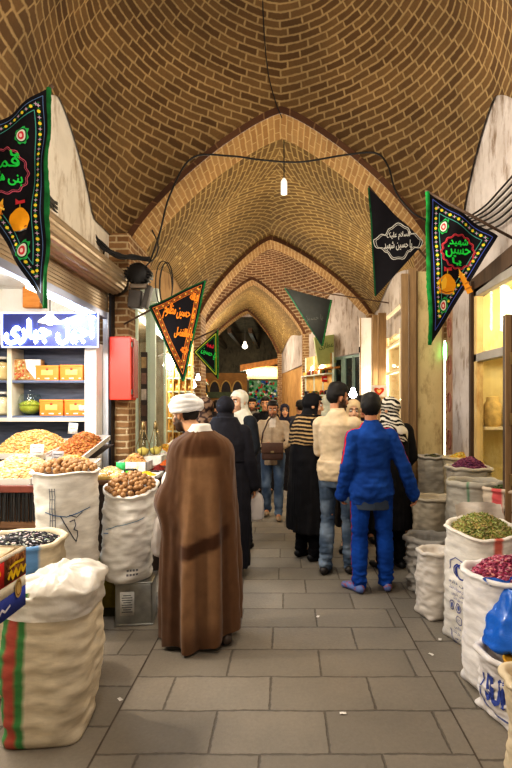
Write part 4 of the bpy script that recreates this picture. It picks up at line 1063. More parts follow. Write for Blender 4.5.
link('packet_body',m.mesh('b'),FILLM,nb)
m=MB()
for i in range(150): m.ell((rr.uniform(-.14,.14),-.05+rr.uniform(-.004,.002),rr.uniform(.015,.225)),(.013,.006,.010),(0,rr.random()*3,0),7,5,rr.choice([C(222,180,120),C(190,130,76),C(232,206,160),C(196,90,64),C(170,170,90)]))
o=link('mixed_nuts',m.mesh('n'),FILLM,nb); o['kind']='stuff'
m=MB(); m.add([(-.02,-.062,.235),(.155,-.062,.235),(.155,-.062,.02),(.09,-.062,.02),(.0,-.062,.13)],[(0,4,3,2,1)],C(236,238,240)); link('white_corner',m.mesh('w'),PRINTM,nb)
# neon sign
ns=thing('neon_sign','dark blue sign with glowing white neon Persian lettering above the shelves','sign',(xx(50,5.55),5.58,z(330,5.55)))
m=MB(); m.box2((xx(2,5.55),5.56,z(347,5.55)),(xx(98,5.55),5.60,z(313,5.55)),.006); m.build('sign_board',plain('navy_panel',C(40,48,104),.3,0,.1,3,0),ns)
c0=Vector((xx(50,5.55),5.545,z(330,5.55)))
m=MB(); put_text(m,'آجیل جباری',lambda a,b:c0+Vector((a,0,b)),w=.97,h=.30,bold=.012); 
for v in list(m.v): pass
m.build('neon_lettering',emis('neon_white',(.82,.90,1,1),11),ns)
m=MB(); 
for a,b in (((2,313),(98,313)),((98,313),(98,347)),((98,347),(2,347)),((2,347),(2,313))): m.tube([(xx(a[0],5.55),5.552,z(a[1],5.55)),(xx(b[0],5.55),5.552,z(b[1],5.55))],.008,6)
m.build('border_tube',emis('sign_border',(.5,.6,1,1),1.2),ns)
# pendant lamp in front of the sign
pl=thing('pendant_lamp','small white shaded lamp hanging in front of the neon sign','lamp',(xx(50,5.2),5.2,z(322,5.2)))
m=MB(); m.tube([(0,0,.10),(0,0,.45),(.02,0,.68)],.005,6); link('cord',m.mesh('c'),plain('black_cord',C(26,24,24),.6,0,.1),pl)
m=MB(); m.lathe([(.02,.10),(.03,.09),(.035,.06),(.11,.0),(.112,-.006),(.03,.05),(.02,.05)],(0,0,0),22); link('lamp_shade',m.mesh('s',True),emis('warm_white_shade',(1,.93,.82,1),1.2),pl)
m=MB(); m.ell((0,0,.0),.035,None,14,10); link('bulb',m.mesh('b',True),emis('white_bulb',(1,.96,.9,1),10),pl)
# tube light and roller shutter above the opening
tl=thing('tube_light','white fluorescent tube under the shutter track of the left stall','lamp',(-2.16,5.0,2.60))
m=MB(); m.tube([(-2.16,4.3,2.595),(-2.16,5.72,2.595)],.02,10); m.build('tube',emis('fluorescent',(.90,.95,1,1),8),tl)
m=MB(); m.box2((-2.19,4.25,2.615),(-2.13,5.77,2.65),.004); m.build('fitting',ALU,tl)
STEEL=plain('shutter_steel',C(170,152,128),.42,.55,.12,6,.05,20)
rs_=thing('roller_shutter','ribbed tan metal roller shutter rolled up above the left stall','shutter',(-1.97,4,2.66))
m=MB(); n=44; ra=[.165*(1 if i%2 else .955) for i in range(n)]
for (y0,y1) in ((1.4,5.93),): m.rings([[Vector((-1.99+math.cos(2*PI*i/n)*ra[i],y,3.04+math.sin(2*PI*i/n)*ra[i])) for i in range(n)] for y in (y0,y1)])
m.build('rolled_slats',STEEL,rs_)
m=MB(); 
for i in range(9): zz=2.66+i*.036; m.box2((-2.075-.008*(i%2),1.4,zz),(-2.05,5.93,zz+.034),.006)
m.build('hanging_slats',STEEL,rs_)
m=MB(); m.lathe([(.04,0),(.04,.05),(.13,.05),(.13,.06),(.17,.06),(.17,.075),(.01,.08)],(-1.99,5.92,3.04),24,None,(0,1,0)); m.build('end_disc',plain('dark_steel',C(84,76,66),.45,.6),rs_)
m=MB(); m.box2((-2.10,1.4,2.585),(-2.03,5.95,2.655),.004); m.build('bottom_rail',plain('blue_steel',C(150,160,190),.35,.5,.1,4,0),rs_)
# wooden box on the wall
m=MB(); m.box((0,0,0),(.2,.08,.24),None,.008); o=link('wall_box',m.mesh('b'),wood('orange_wood',C(196,120,50),C(222,152,76),4,(1,1,6))); o.location=(xx(17,5.6),5.95,z(291,5.6)); tag(o,'orange wooden box fixed high on the white stall wall','box')
m=MB(); m.box((0,0,0),(.10,.05,.13),None,.01,C(226,222,210)); m.box((0,-.027,.03),(.05,.004,.03),None,0,C(160,160,160)); o=link('electric_meter',m.mesh('b'),PRINTM); o.location=(xx(26,5.6),5.94,z(291,5.6)); tag(o,'small white electric box beside the orange wooden box','box')
# red box on the pier
rb=thing('red_cabinet','tall bright red metal cabinet mounted on the brick pier','cabinet',(-1.855,5.90,z(400,5.9)),.0)
m=MB(); m.box2((-1.99,5.80,z(400,5.85)),(-1.745,6.015,z(337,5.85)),.012); m.build('cabinet_body',plain('red_paint',C(222,62,48),.4,0,.08,5,.03),rb)
m=MB(); m.box2((-1.735,5.83,z(398,5.85)),(-1.722,6.01,z(339,5.85)),.004); m.build('side_door',plain('dark_red_paint',C(150,40,34),.45),rb)
for q in (345,392): m=MB(); m.box2((-1.745,5.80,z(q,5.85)-.03),(-1.73,5.83,z(q,5.85)+.03),.004); m.build('hinge',plain('dark_steel',C(84,76,66),.45,.6),rb)
# the nut counter with compartments
nc=thing('nut_counter','sloping nut display counter with a maroon edge and black bristle skirt','counter',(-2.6,4.4,0))
MAR=plain('maroon_board',C(110,58,46),.5); 
m=MB(); m.box2((-4.3,4.05,.905),(-1.88,4.09,.96),.006); m.build('front_board',MAR,nc)
m=MB(); m.add([(-4.3,4.09,.90),(-1.88,4.09,.90),(-1.88,5.62,1.17),(-4.3,5.62,1.17)],[(0,1,2,3)]); m.box2((-4.3,4.09,.86),(-1.88,5.62,.9)); m.build('sloping_bed',plain('dark_board',C(70,60,54),.7),nc)
m=MB(); rr=random.Random(3)
for i in range(240):
    x=-4.25+2.36*i/240; m.box((x,4.06+rr.uniform(-.01,.01),.79),(.007,.006,.23+rr.uniform(-.01,.01)),(0,rr.uniform(-.03,.03),0),0,C(*[rr.randint(28,60)]*3))
o=m.build('bristle_skirt',vmat('bristles',.7,.1,60,.1,.2),nc); o['kind']='stuff'
m=MB(); m.box2((-4.3,4.12,0),(-1.9,4.16,.9)); m.box2((-4.3,4.06,.62),(-1.89,4.11,.675),.004); m.build('front_panel',wood('brown_panel',C(92,66,46),C(124,92,66),3),nc)
ALM=pick(C(172,108,54),C(150,86,40),C(188,126,70)); TAN=pick(C(206,160,96),C(190,140,78),C(216,176,118)); PALE=pick(C(222,188,136),C(210,172,116),C(232,206,160)); GOLD=pick(C(220,172,92),C(204,150,72),C(230,192,124))
def tray(label,px0,px1,pyf,pyb,Y0,Y1,heaplabel,colf,h,seed,size=.013,elong=1.5,n=420,fname='nuts'):
    a=P(px0,pyf,Y0); b=P(px1,pyf,Y0); c=P(px1,pyb,Y1); d=P(px0,pyb,Y1); d.x=a.x; c.x=b.x
    cen=(a+b+c+d)/4; t=thing('display_tray',label,'tray',tuple(cen)); m=MB(); up=Vector((0,0,.05)); 
    for p,q in ((a,b),(b,c),(c,d),(d,a)):
        nrm=Vector((0,0,1)); o=(q-p).cross(nrm).normalized()*.008
        m.add([p-o,q-o,q-o+up,p-o+up,p+o,q+o,q+o+up,p+o+up],[(0,1,2,3),(7,6,5,4),(3,2,6,7),(0,4,5,1),(0,3,7,4),(1,5,6,2)])
    m.build('tray_rim',TINB,t)
    m=MB(); m.add([a,b,c,d],[(0,1,2,3)]); m.build('tray_floor',TINB,t)
    heap(fname,heaplabel,'nuts',tuple(cen+Vector((0,0,.025))),(b.x-a.x)*.5,(d.y-a.y)*.5,h,n,size,colf,elong,.8,seed,None,(0,(d.z-a.z)*.5),2.0,.97)
TINB=plain('bright_tin',C(214,210,204),.35,.5,.08,6,.05)
tray('display tray of tan peanuts at the back left of the counter',-22,45,459,443,4.75,5.55,'heaped tan peanuts at the back left of the counter',TAN,.17,31,.011,1.5,900)
tray('tin display tray of brown almonds at the back right of the counter',46,82,462,440,4.75,5.5,'heaped brown almonds in the right back tray',ALM,.13,32,.011,1.7,760)
tray('display tray of pale cashews at the front left of the counter',-30,31,485,466,4.12,4.68,'pale cream nuts heaped at the front left of the counter',PALE,.13,33,.011,1.6,900)
tray('display tray of golden nuts in the middle front of the counter',32,75,484,464,4.12,4.68,'golden nuts heaped in the front middle of the counter',GOLD,.11,34,.011,1.5,760)
def card(label,px,py,Y,w,h,col,rot=(.25,0,0),lines=3,lc=C(120,110,110)):
    t=thing('price_card',label,'card',tuple(P(px,py,Y)),0); t.rotation_euler=(-rot[0],rot[1],rot[2])
    m=MB(); m.box((0,0,0),(w,.004,h),None,0,col)
    for i in range(lines): m.box((0,-.003,h*.25-h*.25*i),(w*(.7-.12*(i%2)),.001,h*.07),None,0,lc)
    link('card',m.mesh('c'),PRINTM,t)
    m=MB(); m.tube([(0,.004,-h*.3),(0,.006,-h*.9)],.003,6,C(150,140,130)); link('stick',m.mesh('s'),PRINTM,t)
card('white price card standing in the golden nuts',37,450,4.72,.115,.10,C(244,242,240),(.3,.0,.2))
card('grey patterned card standing right of the white price card',57.5,457.5,4.55,.11,.115,C(150,146,146),(.2,0,-.1),5,C(96,92,94))
card('white price card lying low in the pale nuts at the left',10,472,4.3,.115,.10,C(246,244,240),(.4,.1,.35),2)
card('white card with a beige photo standing behind the almonds',73,428.5,5.62,.10,.12,C(240,236,230),(.1,.08,.05),2,C(200,150,110))
# grey sacking under the counter
sack('crumpled grey bag pushed under the nut counter at the left edge',-2.12,3.72,.22,.52,stripes_col(C(150,140,128),[],.3),seed=44,wr=.03,sq=2.2,fillc=C(120,110,100))
sack('crumpled tan bag standing under the nut counter beside the tall sack',-1.92,3.95,.14,.46,stripes_col(C(140,124,100),[],.3),seed=45,wr=.03,sq=2.2,fillc=C(120,110,100))
# ------------------------------------------------------------------ second stall on the left
xx=lambda px,Y:(px-VX)*Y/F; z=lambda py,Y:EYE+(VY-py)*Y/F
ct=thing('spice_counter','low counter crowded with spice trays between the brick pier and the turbaned man','counter',(-1.9,5.6,0))
m=MB(); m.box2((-1.86,4.72,.86),(-1.20,6.0,.90),.006); m.box2((-2.4,6.34,.86),(-1.55,8.6,.90),.006); m.build('counter_top',wood('brown_panel',C(92,66,46),C(124,92,66),3),ct)
m=MB(); m.box2((-1.84,4.75,0),(-1.23,5.98,.86)); m.box2((-2.4,6.36,0),(-1.58,8.55,.86)); m.build('counter_front',plain('dark_board',C(70,60,54),.7),ct)
def spice_tray(label,x,y,w,d,hl,colf,h,seed,rimc,zz=.9,size=.009,n=260,fname='spice',rh=.05,el=1.5):
    t=thing('spice_tray',label,'tray',(x,y,zz)); m=MB()
    for a,b in (((-w/2,-d/2,0),(w/2,-d/2+.012,rh)),((-w/2,d/2-.012,0),(w/2,d/2,rh)),((-w/2,-d/2,0),(-w/2+.012,d/2,rh)),((w/2-.012,-d/2,0),(w/2,d/2,rh)),((-w/2,-d/2,0),(w/2,d/2,.01))): m.box2(a,b,.002,rimc)
    link('tray_body',m.mesh('t'),PRINTM,t)
    heap(fname,hl,'spice',(x,y,zz+rh*.55),w*.46,d*.46,h,n,size,colf,el,.8,seed)
    return t
TURM=pick(C(236,190,40),C(222,170,30)); PAP=pick(C(190,84,30),C(206,104,40)); RED=pick(C(140,46,34),C(116,36,30)); DK=pick(C(70,52,50),C(90,66,60)); 
spice_tray('white foam tray of pale flat seeds left of the nut box',-1.70,5.0,.27,.24,'pale flat seeds in the white foam tray',PALE,.07,51,C(240,238,234))
t=spice_tray('white box with a green corner heaped with tan nuts, on the spice counter',-1.53,5.22,.30,.24,'tan nuts heaped in the white and green box',TAN,.13,52,C(238,234,226),.9,.012,300,'nuts',.13)
m=MB(); m.box2((-.151,-.122,.05),(-.06,-.119,.13),0,C(70,190,110)); m.box2((.02,-.122,.02),(.07,-.119,.09),0,C(236,214,170)); link('printed_corner',m.mesh('g'),PRINTM,t)
spice_tray('tray of bright yellow turmeric at the front of the spice counter',-1.32,4.86,.24,.20,'bright yellow turmeric powder',TURM,.05,53,C(236,232,226),.9,.004,200,'spice',.04,1)
spice_tray('tray of white and orange sweets in front of the foam tray',-1.62,4.84,.26,.18,'pale orange sweets in the tray',pick(C(240,226,200),C(236,176,84)),.05,54,C(240,200,120),.9,.010,160,'sweets',.04)
spice_tray('tray of dark red dried barberries on the spice counter',-1.30,5.26,.16,.20,'dark red dried barberries',RED,.06,55,C(90,70,60),.9,.006,260,'spice',.04)
spice_tray('tray of orange paprika behind the barberries',-1.30,5.60,.18,.22,'orange paprika heaped in its tray',PAP,.07,56,C(80,60,50),.9,.005,240,'spice',.05,1)
spice_tray('white bowl tray of black raisins next to the turmeric',-1.29,5.06,.16,.10,'black raisins in a small white tray',DK,.03,57,C(230,228,224),.9,.007,160,'raisins',.04)
spice_tray('tray of cream sugar lumps beyond the paprika',-1.62,6.6,.26,.30,'cream sugar lumps',pick(C(250,246,236),C(240,232,214)),.10,58,C(240,238,232),.9,.012,200,'sugar',.06)
spice_tray('tray of golden saffron sugar far along the spice counter',-1.66,7.1,.28,.32,'golden sugar crystals',pick(C(240,196,90),C(226,170,60)),.12,59,C(240,238,232),.9,.012,200,'sugar',.06)
spice_tray('tray of white sweets at the far end of the spice counter',-1.66,7.7,.28,.34,'white sweets piled in the far tray',pick(C(250,250,246),C(236,230,224)),.14,60,C(240,238,232),.9,.014,160,'sweets',.06)
# green boxes
m=MB(); m.box((0,0,.035),(.10,.10,.07),None,.006,C(40,44,38)); m.box((0,-.052,.035),(.06,.003,.05),None,0,C(96,190,50)); o=link('spice_packet',m.mesh('b'),PRINTM); o.location=(-1.52,5.03,.9); tag(o,'small dark packet with a bright green label below the nut box','packet')
# two glass flasks in wire holders
def flask(label,px,py0,Y):
    p=P(px,py0,Y); t=thing('glass_flask',label,'bottle',tuple(p)); m=MB(); m.lathe([(.03,0),(.055,.015),(.075,.07),(.066,.13),(.03,.19),(.018,.24),(.018,.30),(.024,.305)],(0,0,0),20); link('flask_glass',m.mesh('g',True),glass(),t)
    m=MB(); m.lathe([(.03,.005),(.052,.02),(.066,.07),(.001,.10)],(0,0,0),18,C(230,206,110)); link('yellow_oil',m.mesh('g',True),FILLM,t)
    m=MB(); 
    for a in (0,PI/2): m.tube([(math.cos(a+s*0)*.08*k,math.sin(a)*.08*k,zz) for s,k,zz in ((0,-.2,.33),(0,-.5,.22),(0,-1,.09),(0,-.6,-.005),(0,.6,-.005),(0,1,.09),(0,.5,.22),(0,.2,.33))],.005,6)
    m.lathe([(.02,.30),(.026,.32),(.02,.37),(.006,.40)],(0,0,0),14); link('wire_holder',m.mesh('w',True),plain('aged_brass',C(150,130,90),.35,.8),t)
flask('glass flask of yellow oil in a wire holder, nearest the red cabinet',143,455.5,5.9); flask('glass flask of yellow oil in a wire holder, nearest the white turban',155.5,454.5,6.05)
def stand(label,x,y,w,d,h0,h1,col): 
    m=MB(); m.box2((-w/2,-d/2,0),(w/2,d/2,h1-h0),.006,col); o=link('display_plinth',m.mesh('b'),PRINTM); o.location=(x,y,h0); tag(o,label,'plinth')
stand('pale box plinth carrying the two glass flasks',xx(149,5.95),6.0,.32,.22,.90,z(456,5.9)-.0,C(236,228,214))
# shop front: glazed display of white posts with gold goods behind
sf=thing('shop_front','white framed glazed display front of the second left stall','shop front',(-1.95,7.5,0))
def post(px,Y,py0,py1,w=.05,d=.05,mat=None,X=None):
    x=xx(px,Y); m=MB(); m.box2((x-w/2,Y-d/2,z(py1,Y)),(x+w/2,Y+d/2,z(py0,Y)),.004); return m
MINT=plain('mint_white_frame',C(212,226,216),.4,.1,.06,4,0)
for px,Y,w in ((131,6.45,.05),(137,6.6,.03),(151,6.95,.13),(165,7.5,.03),(179,8.9,.04)): post(px,Y,300,470,w).build('post',MINT,sf)
for px0,px1,Y in ((133,150,6.7),(155,165,7.2)): m=MB(); m.box2((xx(px0,Y),Y,z(462,Y)),(xx(px1,Y),Y+.01,z(300,Y))); m.build('pane',GL,sf)
m=MB(); m.box2((xx(130,6.6),6.5,z(303,6.6)),(xx(160,6.6),6.6,z(290,6.6)),.004); m.build('head_rail',MINT,sf)
# goods hung and shelved in the window
gs=thing('goods_rack','rack of gold wrapped goods glowing behind the glazed display','rack',(-2.0,8.2,0))
m=MB(); m.box2((xx(168,8.6),8.62,.2),(xx(193,8.6),8.66,z(340,8.6))); m.build('rack_back',plain('gold_back',C(206,156,70),.5),gs)
for i in range(9):
    py=366+i*13; m=MB(); m.box2((xx(168,8.5),8.30,z(py,8.5)-.01),(xx(193,8.5),8.62,z(py,8.5)+.012),.002); m.build('rack_shelf',MINT,gs)
for i in range(5): px=168+i*6.2; m=MB(); m.box2((xx(px,8.4)-.012,8.29,.6),(xx(px,8.4)+.012,8.315,z(345,8.4)),.002); m.build('rack_post',plain('pale_brass',C(226,200,140),.3,.4),gs)
GP=vmat('gold_paper',.35,.1,60,.15,.5)
for i in range(8):
    for k in range(4):
        px=169.5+k*6.2; py=366+(i+1)*13; m=MB(); c=(C(226,176,80),C(214,150,60),C(236,200,120),C(196,130,60))[(i*3+k*2)%4]; h=.13+.03*((i+k)%2)
        m.box((0,0,h/2),(.083,.12,h),None,.012,c); m.box((0,-.062,h*.5),(.05,.003,h*.4),None,0,C(250,226,170)); o=link('gold_packet',m.mesh('p'),GP); o.location=(xx(px+2.6,8.45),8.46,z(py,8.5)+.013)
        tag(o,'gold wrapped packet in the rack behind the glazed display','packet','gold packets in the lit rack')
fr=thing('picture_column','narrow dark strip of small framed pictures in the shop window','picture',(xx(143,6.62),6.63,z(440,6.62)))
m=MB(); m.box2((xx(140.5,6.62),6.63,z(440,6.62)),(xx(147,6.62),6.65,z(352,6.62)),.002); m.build('strip',plain('dark_frame',C(64,56,54),.5),fr)
for i in range(5): m=MB(); m.box2((xx(141.3,6.62),6.62,z(368+i*16,6.62)),(xx(146.2,6.62),6.63,z(357+i*16,6.62)),.001,(C(196,170,130),C(150,120,110),C(210,200,190),C(110,90,80),C(186,150,120))[i]); m.build('picture',PRINTM,fr)
# inclined white lettered fascia with a tube
fs_=thing('fascia_sign','pale sloping shop fascia with a blue white glowing mark above the display','sign',(xx(150,7),7.0,z(320,7)))
a,b=P(127,303,6.5),P(183,350,9.2); c,d=P(183,330,9.2),P(127,272,6.5)
m=MB(); m.add([a,b,c,d,a+Vector((-.12,0,0)),b+Vector((-.12,0,0)),c+Vector((-.12,0,0)),d+Vector((-.12,0,0))],[(0,1,2,3),(7,6,5,4),(0,4,5,1),(3,2,6,7),(0,3,7,4),(1,5,6,2)]); m.build('fascia_board',plain('pale_fascia',C(206,208,204),.4,0,.08,3,0),fs_)
m=MB(); m.tube([P(146,321,7.2)+Vector((.02,0,0)),P(166,341,8.1)+Vector((.02,0,0))],.018,8); m.build('tube',emis('fluorescent',(.90,.95,1,1),8),fs_)
m=MB(); U=(b-a).normalized(); V=(d-a).normalized(); o=a+(b-a)*.36+(d-a)*.18+Vector((.02,0,0)); put_text(m,'پا',lambda p,q:o+U*p*2.4+V*q,h=.20,bold=.008); m.build('glowing_lettering',emis('blue_white_neon',(.6,.78,1,1),7),fs_)
# second shutter roll, floodlight, cable coil
m=MB(); n=40; m.rings([[Vector((-1.97+math.cos(2*PI*i/n)*.16*(1 if i%2 else .955),y,3.02+math.sin(2*PI*i/n)*.16*(1 if i%2 else .955))) for i in range(n)] for y in (6.75,9.9)]); o=m.build('roller_shutter',STEEL,None,False,at=(-1.97,6.75,3.02)); tag(o,'ribbed tan roller shutter rolled up above the second left stall','shutter')
fl=thing('floodlight','black finned floodlight on a bracket at the top of the brick pier','lamp',(xx(139,5.85),5.85,z(275,5.85)))
BK=plain('black_metal',C(24,23,24),.5,.3)
m=MB()
for i in range(18):
    a=2*PI*i/18; m.box((math.cos(a)*.125,0,math.sin(a)*.085),(.05,.16,.02),(0,-a,0),.002)
m.lathe([(.12,-.06),(.13,-.02),(.13,.05),(.10,.08),(.01,.085)],(0,0,0),24,None,(0,-1,0)); 
link('finned_housing',m.mesh('f'),BK,fl)
m=MB(); m.box((.01,-.03,-.14),(.19,.10,.05),None,.008); link('bracket_plate',m.mesh('f'),plain('grey_steel',C(110,100,90),.5,.4),fl)
m=MB(); m.box((-.04,.02,-.28),(.14,.16,.20),(0,.1,0),.01); m.box((.09,.02,-.25),(.06,.12,.26),(0,.25,0),.008); link('ballast_box',m.mesh('f'),plain('dark_grey_box',C(58,54,52),.55),fl)
CB=plain('black_cable',C(22,20,20),.55,0,.1)
def cable(label,pts,r=.012,name='cable',group=None,sub=6,sag=0):
    out=[]; pts=[Vector(p) for p in pts]
    for i in range(len(pts)-1):      # Catmull-Rom through the points
        p0,p1,p2,p3=pts[max(i-1,0)],pts[i],pts[i+1],pts[min(i+2,len(pts)-1)]
        for k in range(sub):
            t=k/sub; out.append(.5*((2*p1)+(p2-p0)*t+(2*p0-5*p1+4*p2-p3)*t*t+(3*p1-p0-3*p2+p3)*t**3))
    out.append(pts[-1]); m=MB(); m.tube(out,r,7); return tag(m.build(name,CB,None,True,at=tuple(pts[0])),label,'cable',group)
m=MB(); c=P(165,285,5.9)
pts=[c+Vector((math.cos(t)*.085+.02*math.sin(t*.5),.03*math.sin(t*.6),math.sin(t)*.27))for t in [2*PI*i/40*2.6 for i in range(41)]]; m.tube(pts,.006,7); o=m.build('cable_coil',CB,None,True,at=tuple(c)); tag(o,'hanging loop of black cable beside the floodlight','cable')
cable('black cable crossing high under the first arch from side to side',[P(150,262,6.1),P(160,232,6.1),P(170,195,6.1),P(192,158,6.15),P(230,156,6.2),P(262,160,6.2),P(300,162,6.2),P(345,155,6.2),P(375,153,6.15),P(388,166,6.1),P(396,192,6.05),P(412,212,6.0),P(426,220,6.0)],.011)
for k,(o1,o2) in enumerate(((0,0),(4,3),(8,-2),(-3,5),(6,8))):
    cable('black cable in the bundle running along the left wall above the rolled shutter',[P(46,192+o1,4.3),P(58,206+o2,4.7),P(75,218+o1,5.1),P(90,228+o2,5.5),P(102,244+o1*.6,5.7),P(118,254+o2*.5,5.8),P(132,256+o1*.4,5.9),P(150,258+o2*.4,5.95)],.011,'cable','left wall cable bundle')
cable('thin cable looping down from the left arch foot to the floodlight',[P(152,230,6.0),P(158,244,6.0),P(156,256,6.0),P(148,264,5.9),P(140,272,5.9)],.008)
cable('cable dropping past the left arch foot to the red cabinet',[P(92,222,5.6),P(96,236,5.7),P(104,250,5.8),P(100,262,5.85)],.009)
for k in range(6):
    cable('black cable in the fan of cables on the right wall',[P(516,172+k*8,4.2),P(500,190+k*7,4.5),P(486,205+k*5,4.8),P(470,216+k*3,5.1),P(452,222+k*3,5.4),P(430,226+k*2,5.8)],.009,'cable','right wall cable fan')
cable('thin pale cord hanging from the top of the vault',[P(262,-20,5.3),P(264,30,5.7),P(268,72,6.0),P(275,100,6.25),P(282,118,6.4)],.006)
hl=thing('hanging_lamp','small white tube lamp hanging on a cord beneath the first arch','lamp',tuple(P(284,186,7.2)))
m=MB(); m.tube([(0,0,.10),(0,0,.55),(-.01,-.35,.98)],.008,6); link('cord',m.mesh('c'),CB,hl)
m=MB(); m.lathe([(.02,-.12),(.045,-.115),(.045,.06),(.03,.09),(.012,.11)],(0,0,0),14); link('lamp_tube',m.mesh('c'),emis('dim_white_lamp',(.95,.92,.86,1),.5),hl)
# strings of bulbs further back
BULB=emis('warm_bulb',(1,.85,.55,1),22); WBULB=emis('cool_bulb',(.92,.96,1,1),22)
def bulb(label,px,py,Y,mat,r=.04,cord=.5,group=None):
    t=thing('bulb_lamp',label,'lamp',tuple(P(px,py,Y)),0,group); m=MB(); m.tube([(0,0,r),(0,0,r+cord)],.006,5); link('cord',m.mesh('c'),CB,t)
    m=MB(); m.lathe([(.01,-r),(r*.7,-r*.75),(r,-r*.2),(r*.8,r*.4),(r*.45,r),(r*.45,r*1.5),(.01,r*1.5)],(0,0,0),14); link('bulb',m.mesh('b',True),mat,t)
bulb('warm glowing bulb left of the green lettered pennant, over the white scarf woman',193,385,9.4,BULB,.06,.4)
bulb('white glowing bulb beside the warm bulb in the left row of stalls',198,378,10.0,WBULB,.05,.35)
bulb('warm bulb inside the second left stall, near the gold rack',169,364,8.0,BULB,.09,.4); bulb('warm bulb beside the orange pennant tip in the second stall',176,358,8.1,BULB,.07,.3)
bulb('white glowing bulb between the bearded man and the youth',353,394,7.6,WBULB,.06,.5); bulb('warm bulb lighting the right stall behind the zebra scarf',404,399,6.9,BULB,.05,.5)
bulb('warm bulb on the right under the green sign, upper one',322,369,13.4,BULB,.09,.3); bulb('warm bulb on the right under the green sign, lower one',313,372,14.0,BULB,.10,.3)
bulb('small lamp hanging in the far dark hall',245,346,18.5,emis('dim_white_lamp',(.95,.92,.86,1),.5),.11,1.2)
# far left row: stall fronts and hanging wares
def stall(label,px0,px1,Y0,Y1,py0,py1,wallc,seed):
    t=thing('market_stall',label,'stall',(xx(px0,Y0),Y0,0)); rnd=random.Random(seed)
    a,b=P(px0,VY,Y0),P(px1,VY,Y1); a.z=b.z=0; L=(b-a); u=L.normalized()
    z0,z1=z(py1,Y0),z(py0,Y0)
    m=MB(); n=Vector((-u.y,u.x,0)); 
    m.add([a+Vector((0,0,z0)),b+Vector((0,0,z0)),b+Vector((0,0,z1)),a+Vector((0,0,z1))],[(0,1,2,3)]); m.build('back_panel',plain('stall_back_%d'%seed,wallc,.6,0,.3,4,.1),t)
    for k in range(4):
        m=MB(); p=a+L*(k/3); m.box((p.x,p.y,(z0+z1)/2),(.05,.05,z1-z0),None,.004); m.build('post',MINT,t)
    for r in range(3):
        m=MB(); zz=z0+(z1-z0)*(.2+.27*r); c=(a+b)/2; m.box((c.x+.06*(1 if px0<256 else -1),c.y,zz),(.16,L.length,.03),(0,0,math.atan2(u.y,u.x)-PI/2),.003); m.build('shelf_board',MINT,t)
    m=MB()
    for i in range(90):
        q=a+L*rnd.random(); r=rnd.randrange(3); s=rnd.uniform(.05,.12); m.box((q.x+.08*(1 if px0<256 else -1),q.y,z0+(z1-z0)*(.2+.27*r)+.02+s/2),(.09,s*.8,s),None,.006,rnd.choice([C(210,170,90),C(180,60,40),C(240,236,226),C(90,110,60),C(60,60,80),C(230,190,60),C(150,90,60)]))
    o=m.build('wares',PRINTM,t); o['kind']='stuff'
stall('lit market stall of small wares in the left row beyond the second pier',185,197,10.2,13.8,350,430,C(206,180,140),71)
stall('far market stall of small wares at the left bend',197,205,14.6,19.0,362,425,C(190,150,100),72)
stall('lit ochre market stall at the right bend beneath the green sign',306,333,14.4,12.9,358,430,C(220,180,110),73)
# the far hall: kiosk with an orange roof, banner of arches
kk_=thing('kiosk','far white kiosk with an orange canopy and green shelves in the dark hall','kiosk',tuple(P(264,405,21.5)))
Y=21.5
m=MB(); m.add([P(240,365,Y),P(286,357,Y),P(286,362,Y),P(240,371,Y),P(246,365,Y+1.5),P(290,357,Y+1.5),P(290,362,Y+1.5),P(246,371,Y+1.5)],[(0,1,2,3),(7,6,5,4),(0,4,5,1),(3,2,6,7),(0,3,7,4),(1,5,6,2)]); m.build('canopy',plain('orange_wood_roof',C(206,140,70),.6),kk_)
m=MB(); m.box2((xx(246,Y),Y+.2,z(379,Y)),(xx(284,Y),Y+1.0,z(366,Y)),.02); m.build('lit_fascia',plain('kiosk_cream',C(196,172,138),.6,0,.08,4,0),kk_)
m=MB(); m.box2((xx(248,Y),Y+.5,0),(xx(284,Y),Y+.9,z(379,Y)),.01); m.build('kiosk_body',plain('green_shelving',C(96,150,110),.5),kk_)
rr=random.Random(9); m=MB()
for i in range(240): m.box((rr.uniform(xx(249,Y),xx(283,Y)),Y+.47,rr.uniform(1.25,z(381,Y))),(.10,.05,.10),(0,rr.random(),0),.01,rr.choice([C(60,170,80),C(200,220,210),C(90,200,140),C(230,240,230),C(60,110,190),C(210,80,70),C(40,90,60)]))
o=m.build('packaged_goods',PRINTM,kk_); o['kind']='stuff'
for i in range(5): m=MB(); m.ell((xx(249+i*8,Y),Y+.1,z(372,Y)),.10,None,10,8); m.build('bulb',BULB,kk_)
bn=thing('arched_banner','brown and gold banner with a row of dark arches across the far hall','banner',tuple(P(222,392,20.8)))
m=MB(); m.box2((xx(196,20.9),20.9,z(405,20.9)),(xx(247,20.9),20.94,z(373,20.9))); m.build('banner_cloth',plain('brown_gold_banner',C(120,86,44),.8,0,.3,3,.1),bn)
for i in range(4):
    x=xx(203+i*11.5,20.85); m=MB(); m.add([(x+math.cos(PI*k/14)*.20,20.87,z(392,20.85)+math.sin(PI*k/14)*.42) for k in range(15)],[tuple(range(15))]); m.build('dark_arch',plain('banner_black',C(36,32,34),.8),bn)
    m=MB(); m.tube([(x+math.cos(PI*k/14)*.22,20.86,z(392,20.85)+math.sin(PI*k/14)*.45) for k in range(15)],.03,6); m.build('arch_border',plain('banner_gold',C(150,122,66),.6),bn)
m=MB(); m.box2((xx(196,20.9),20.84,z(398,20.9)),(xx(247,20.9),20.88,z(392,20.9))); m.build('lower_band',plain('banner_green',C(60,70,52),.8),bn)
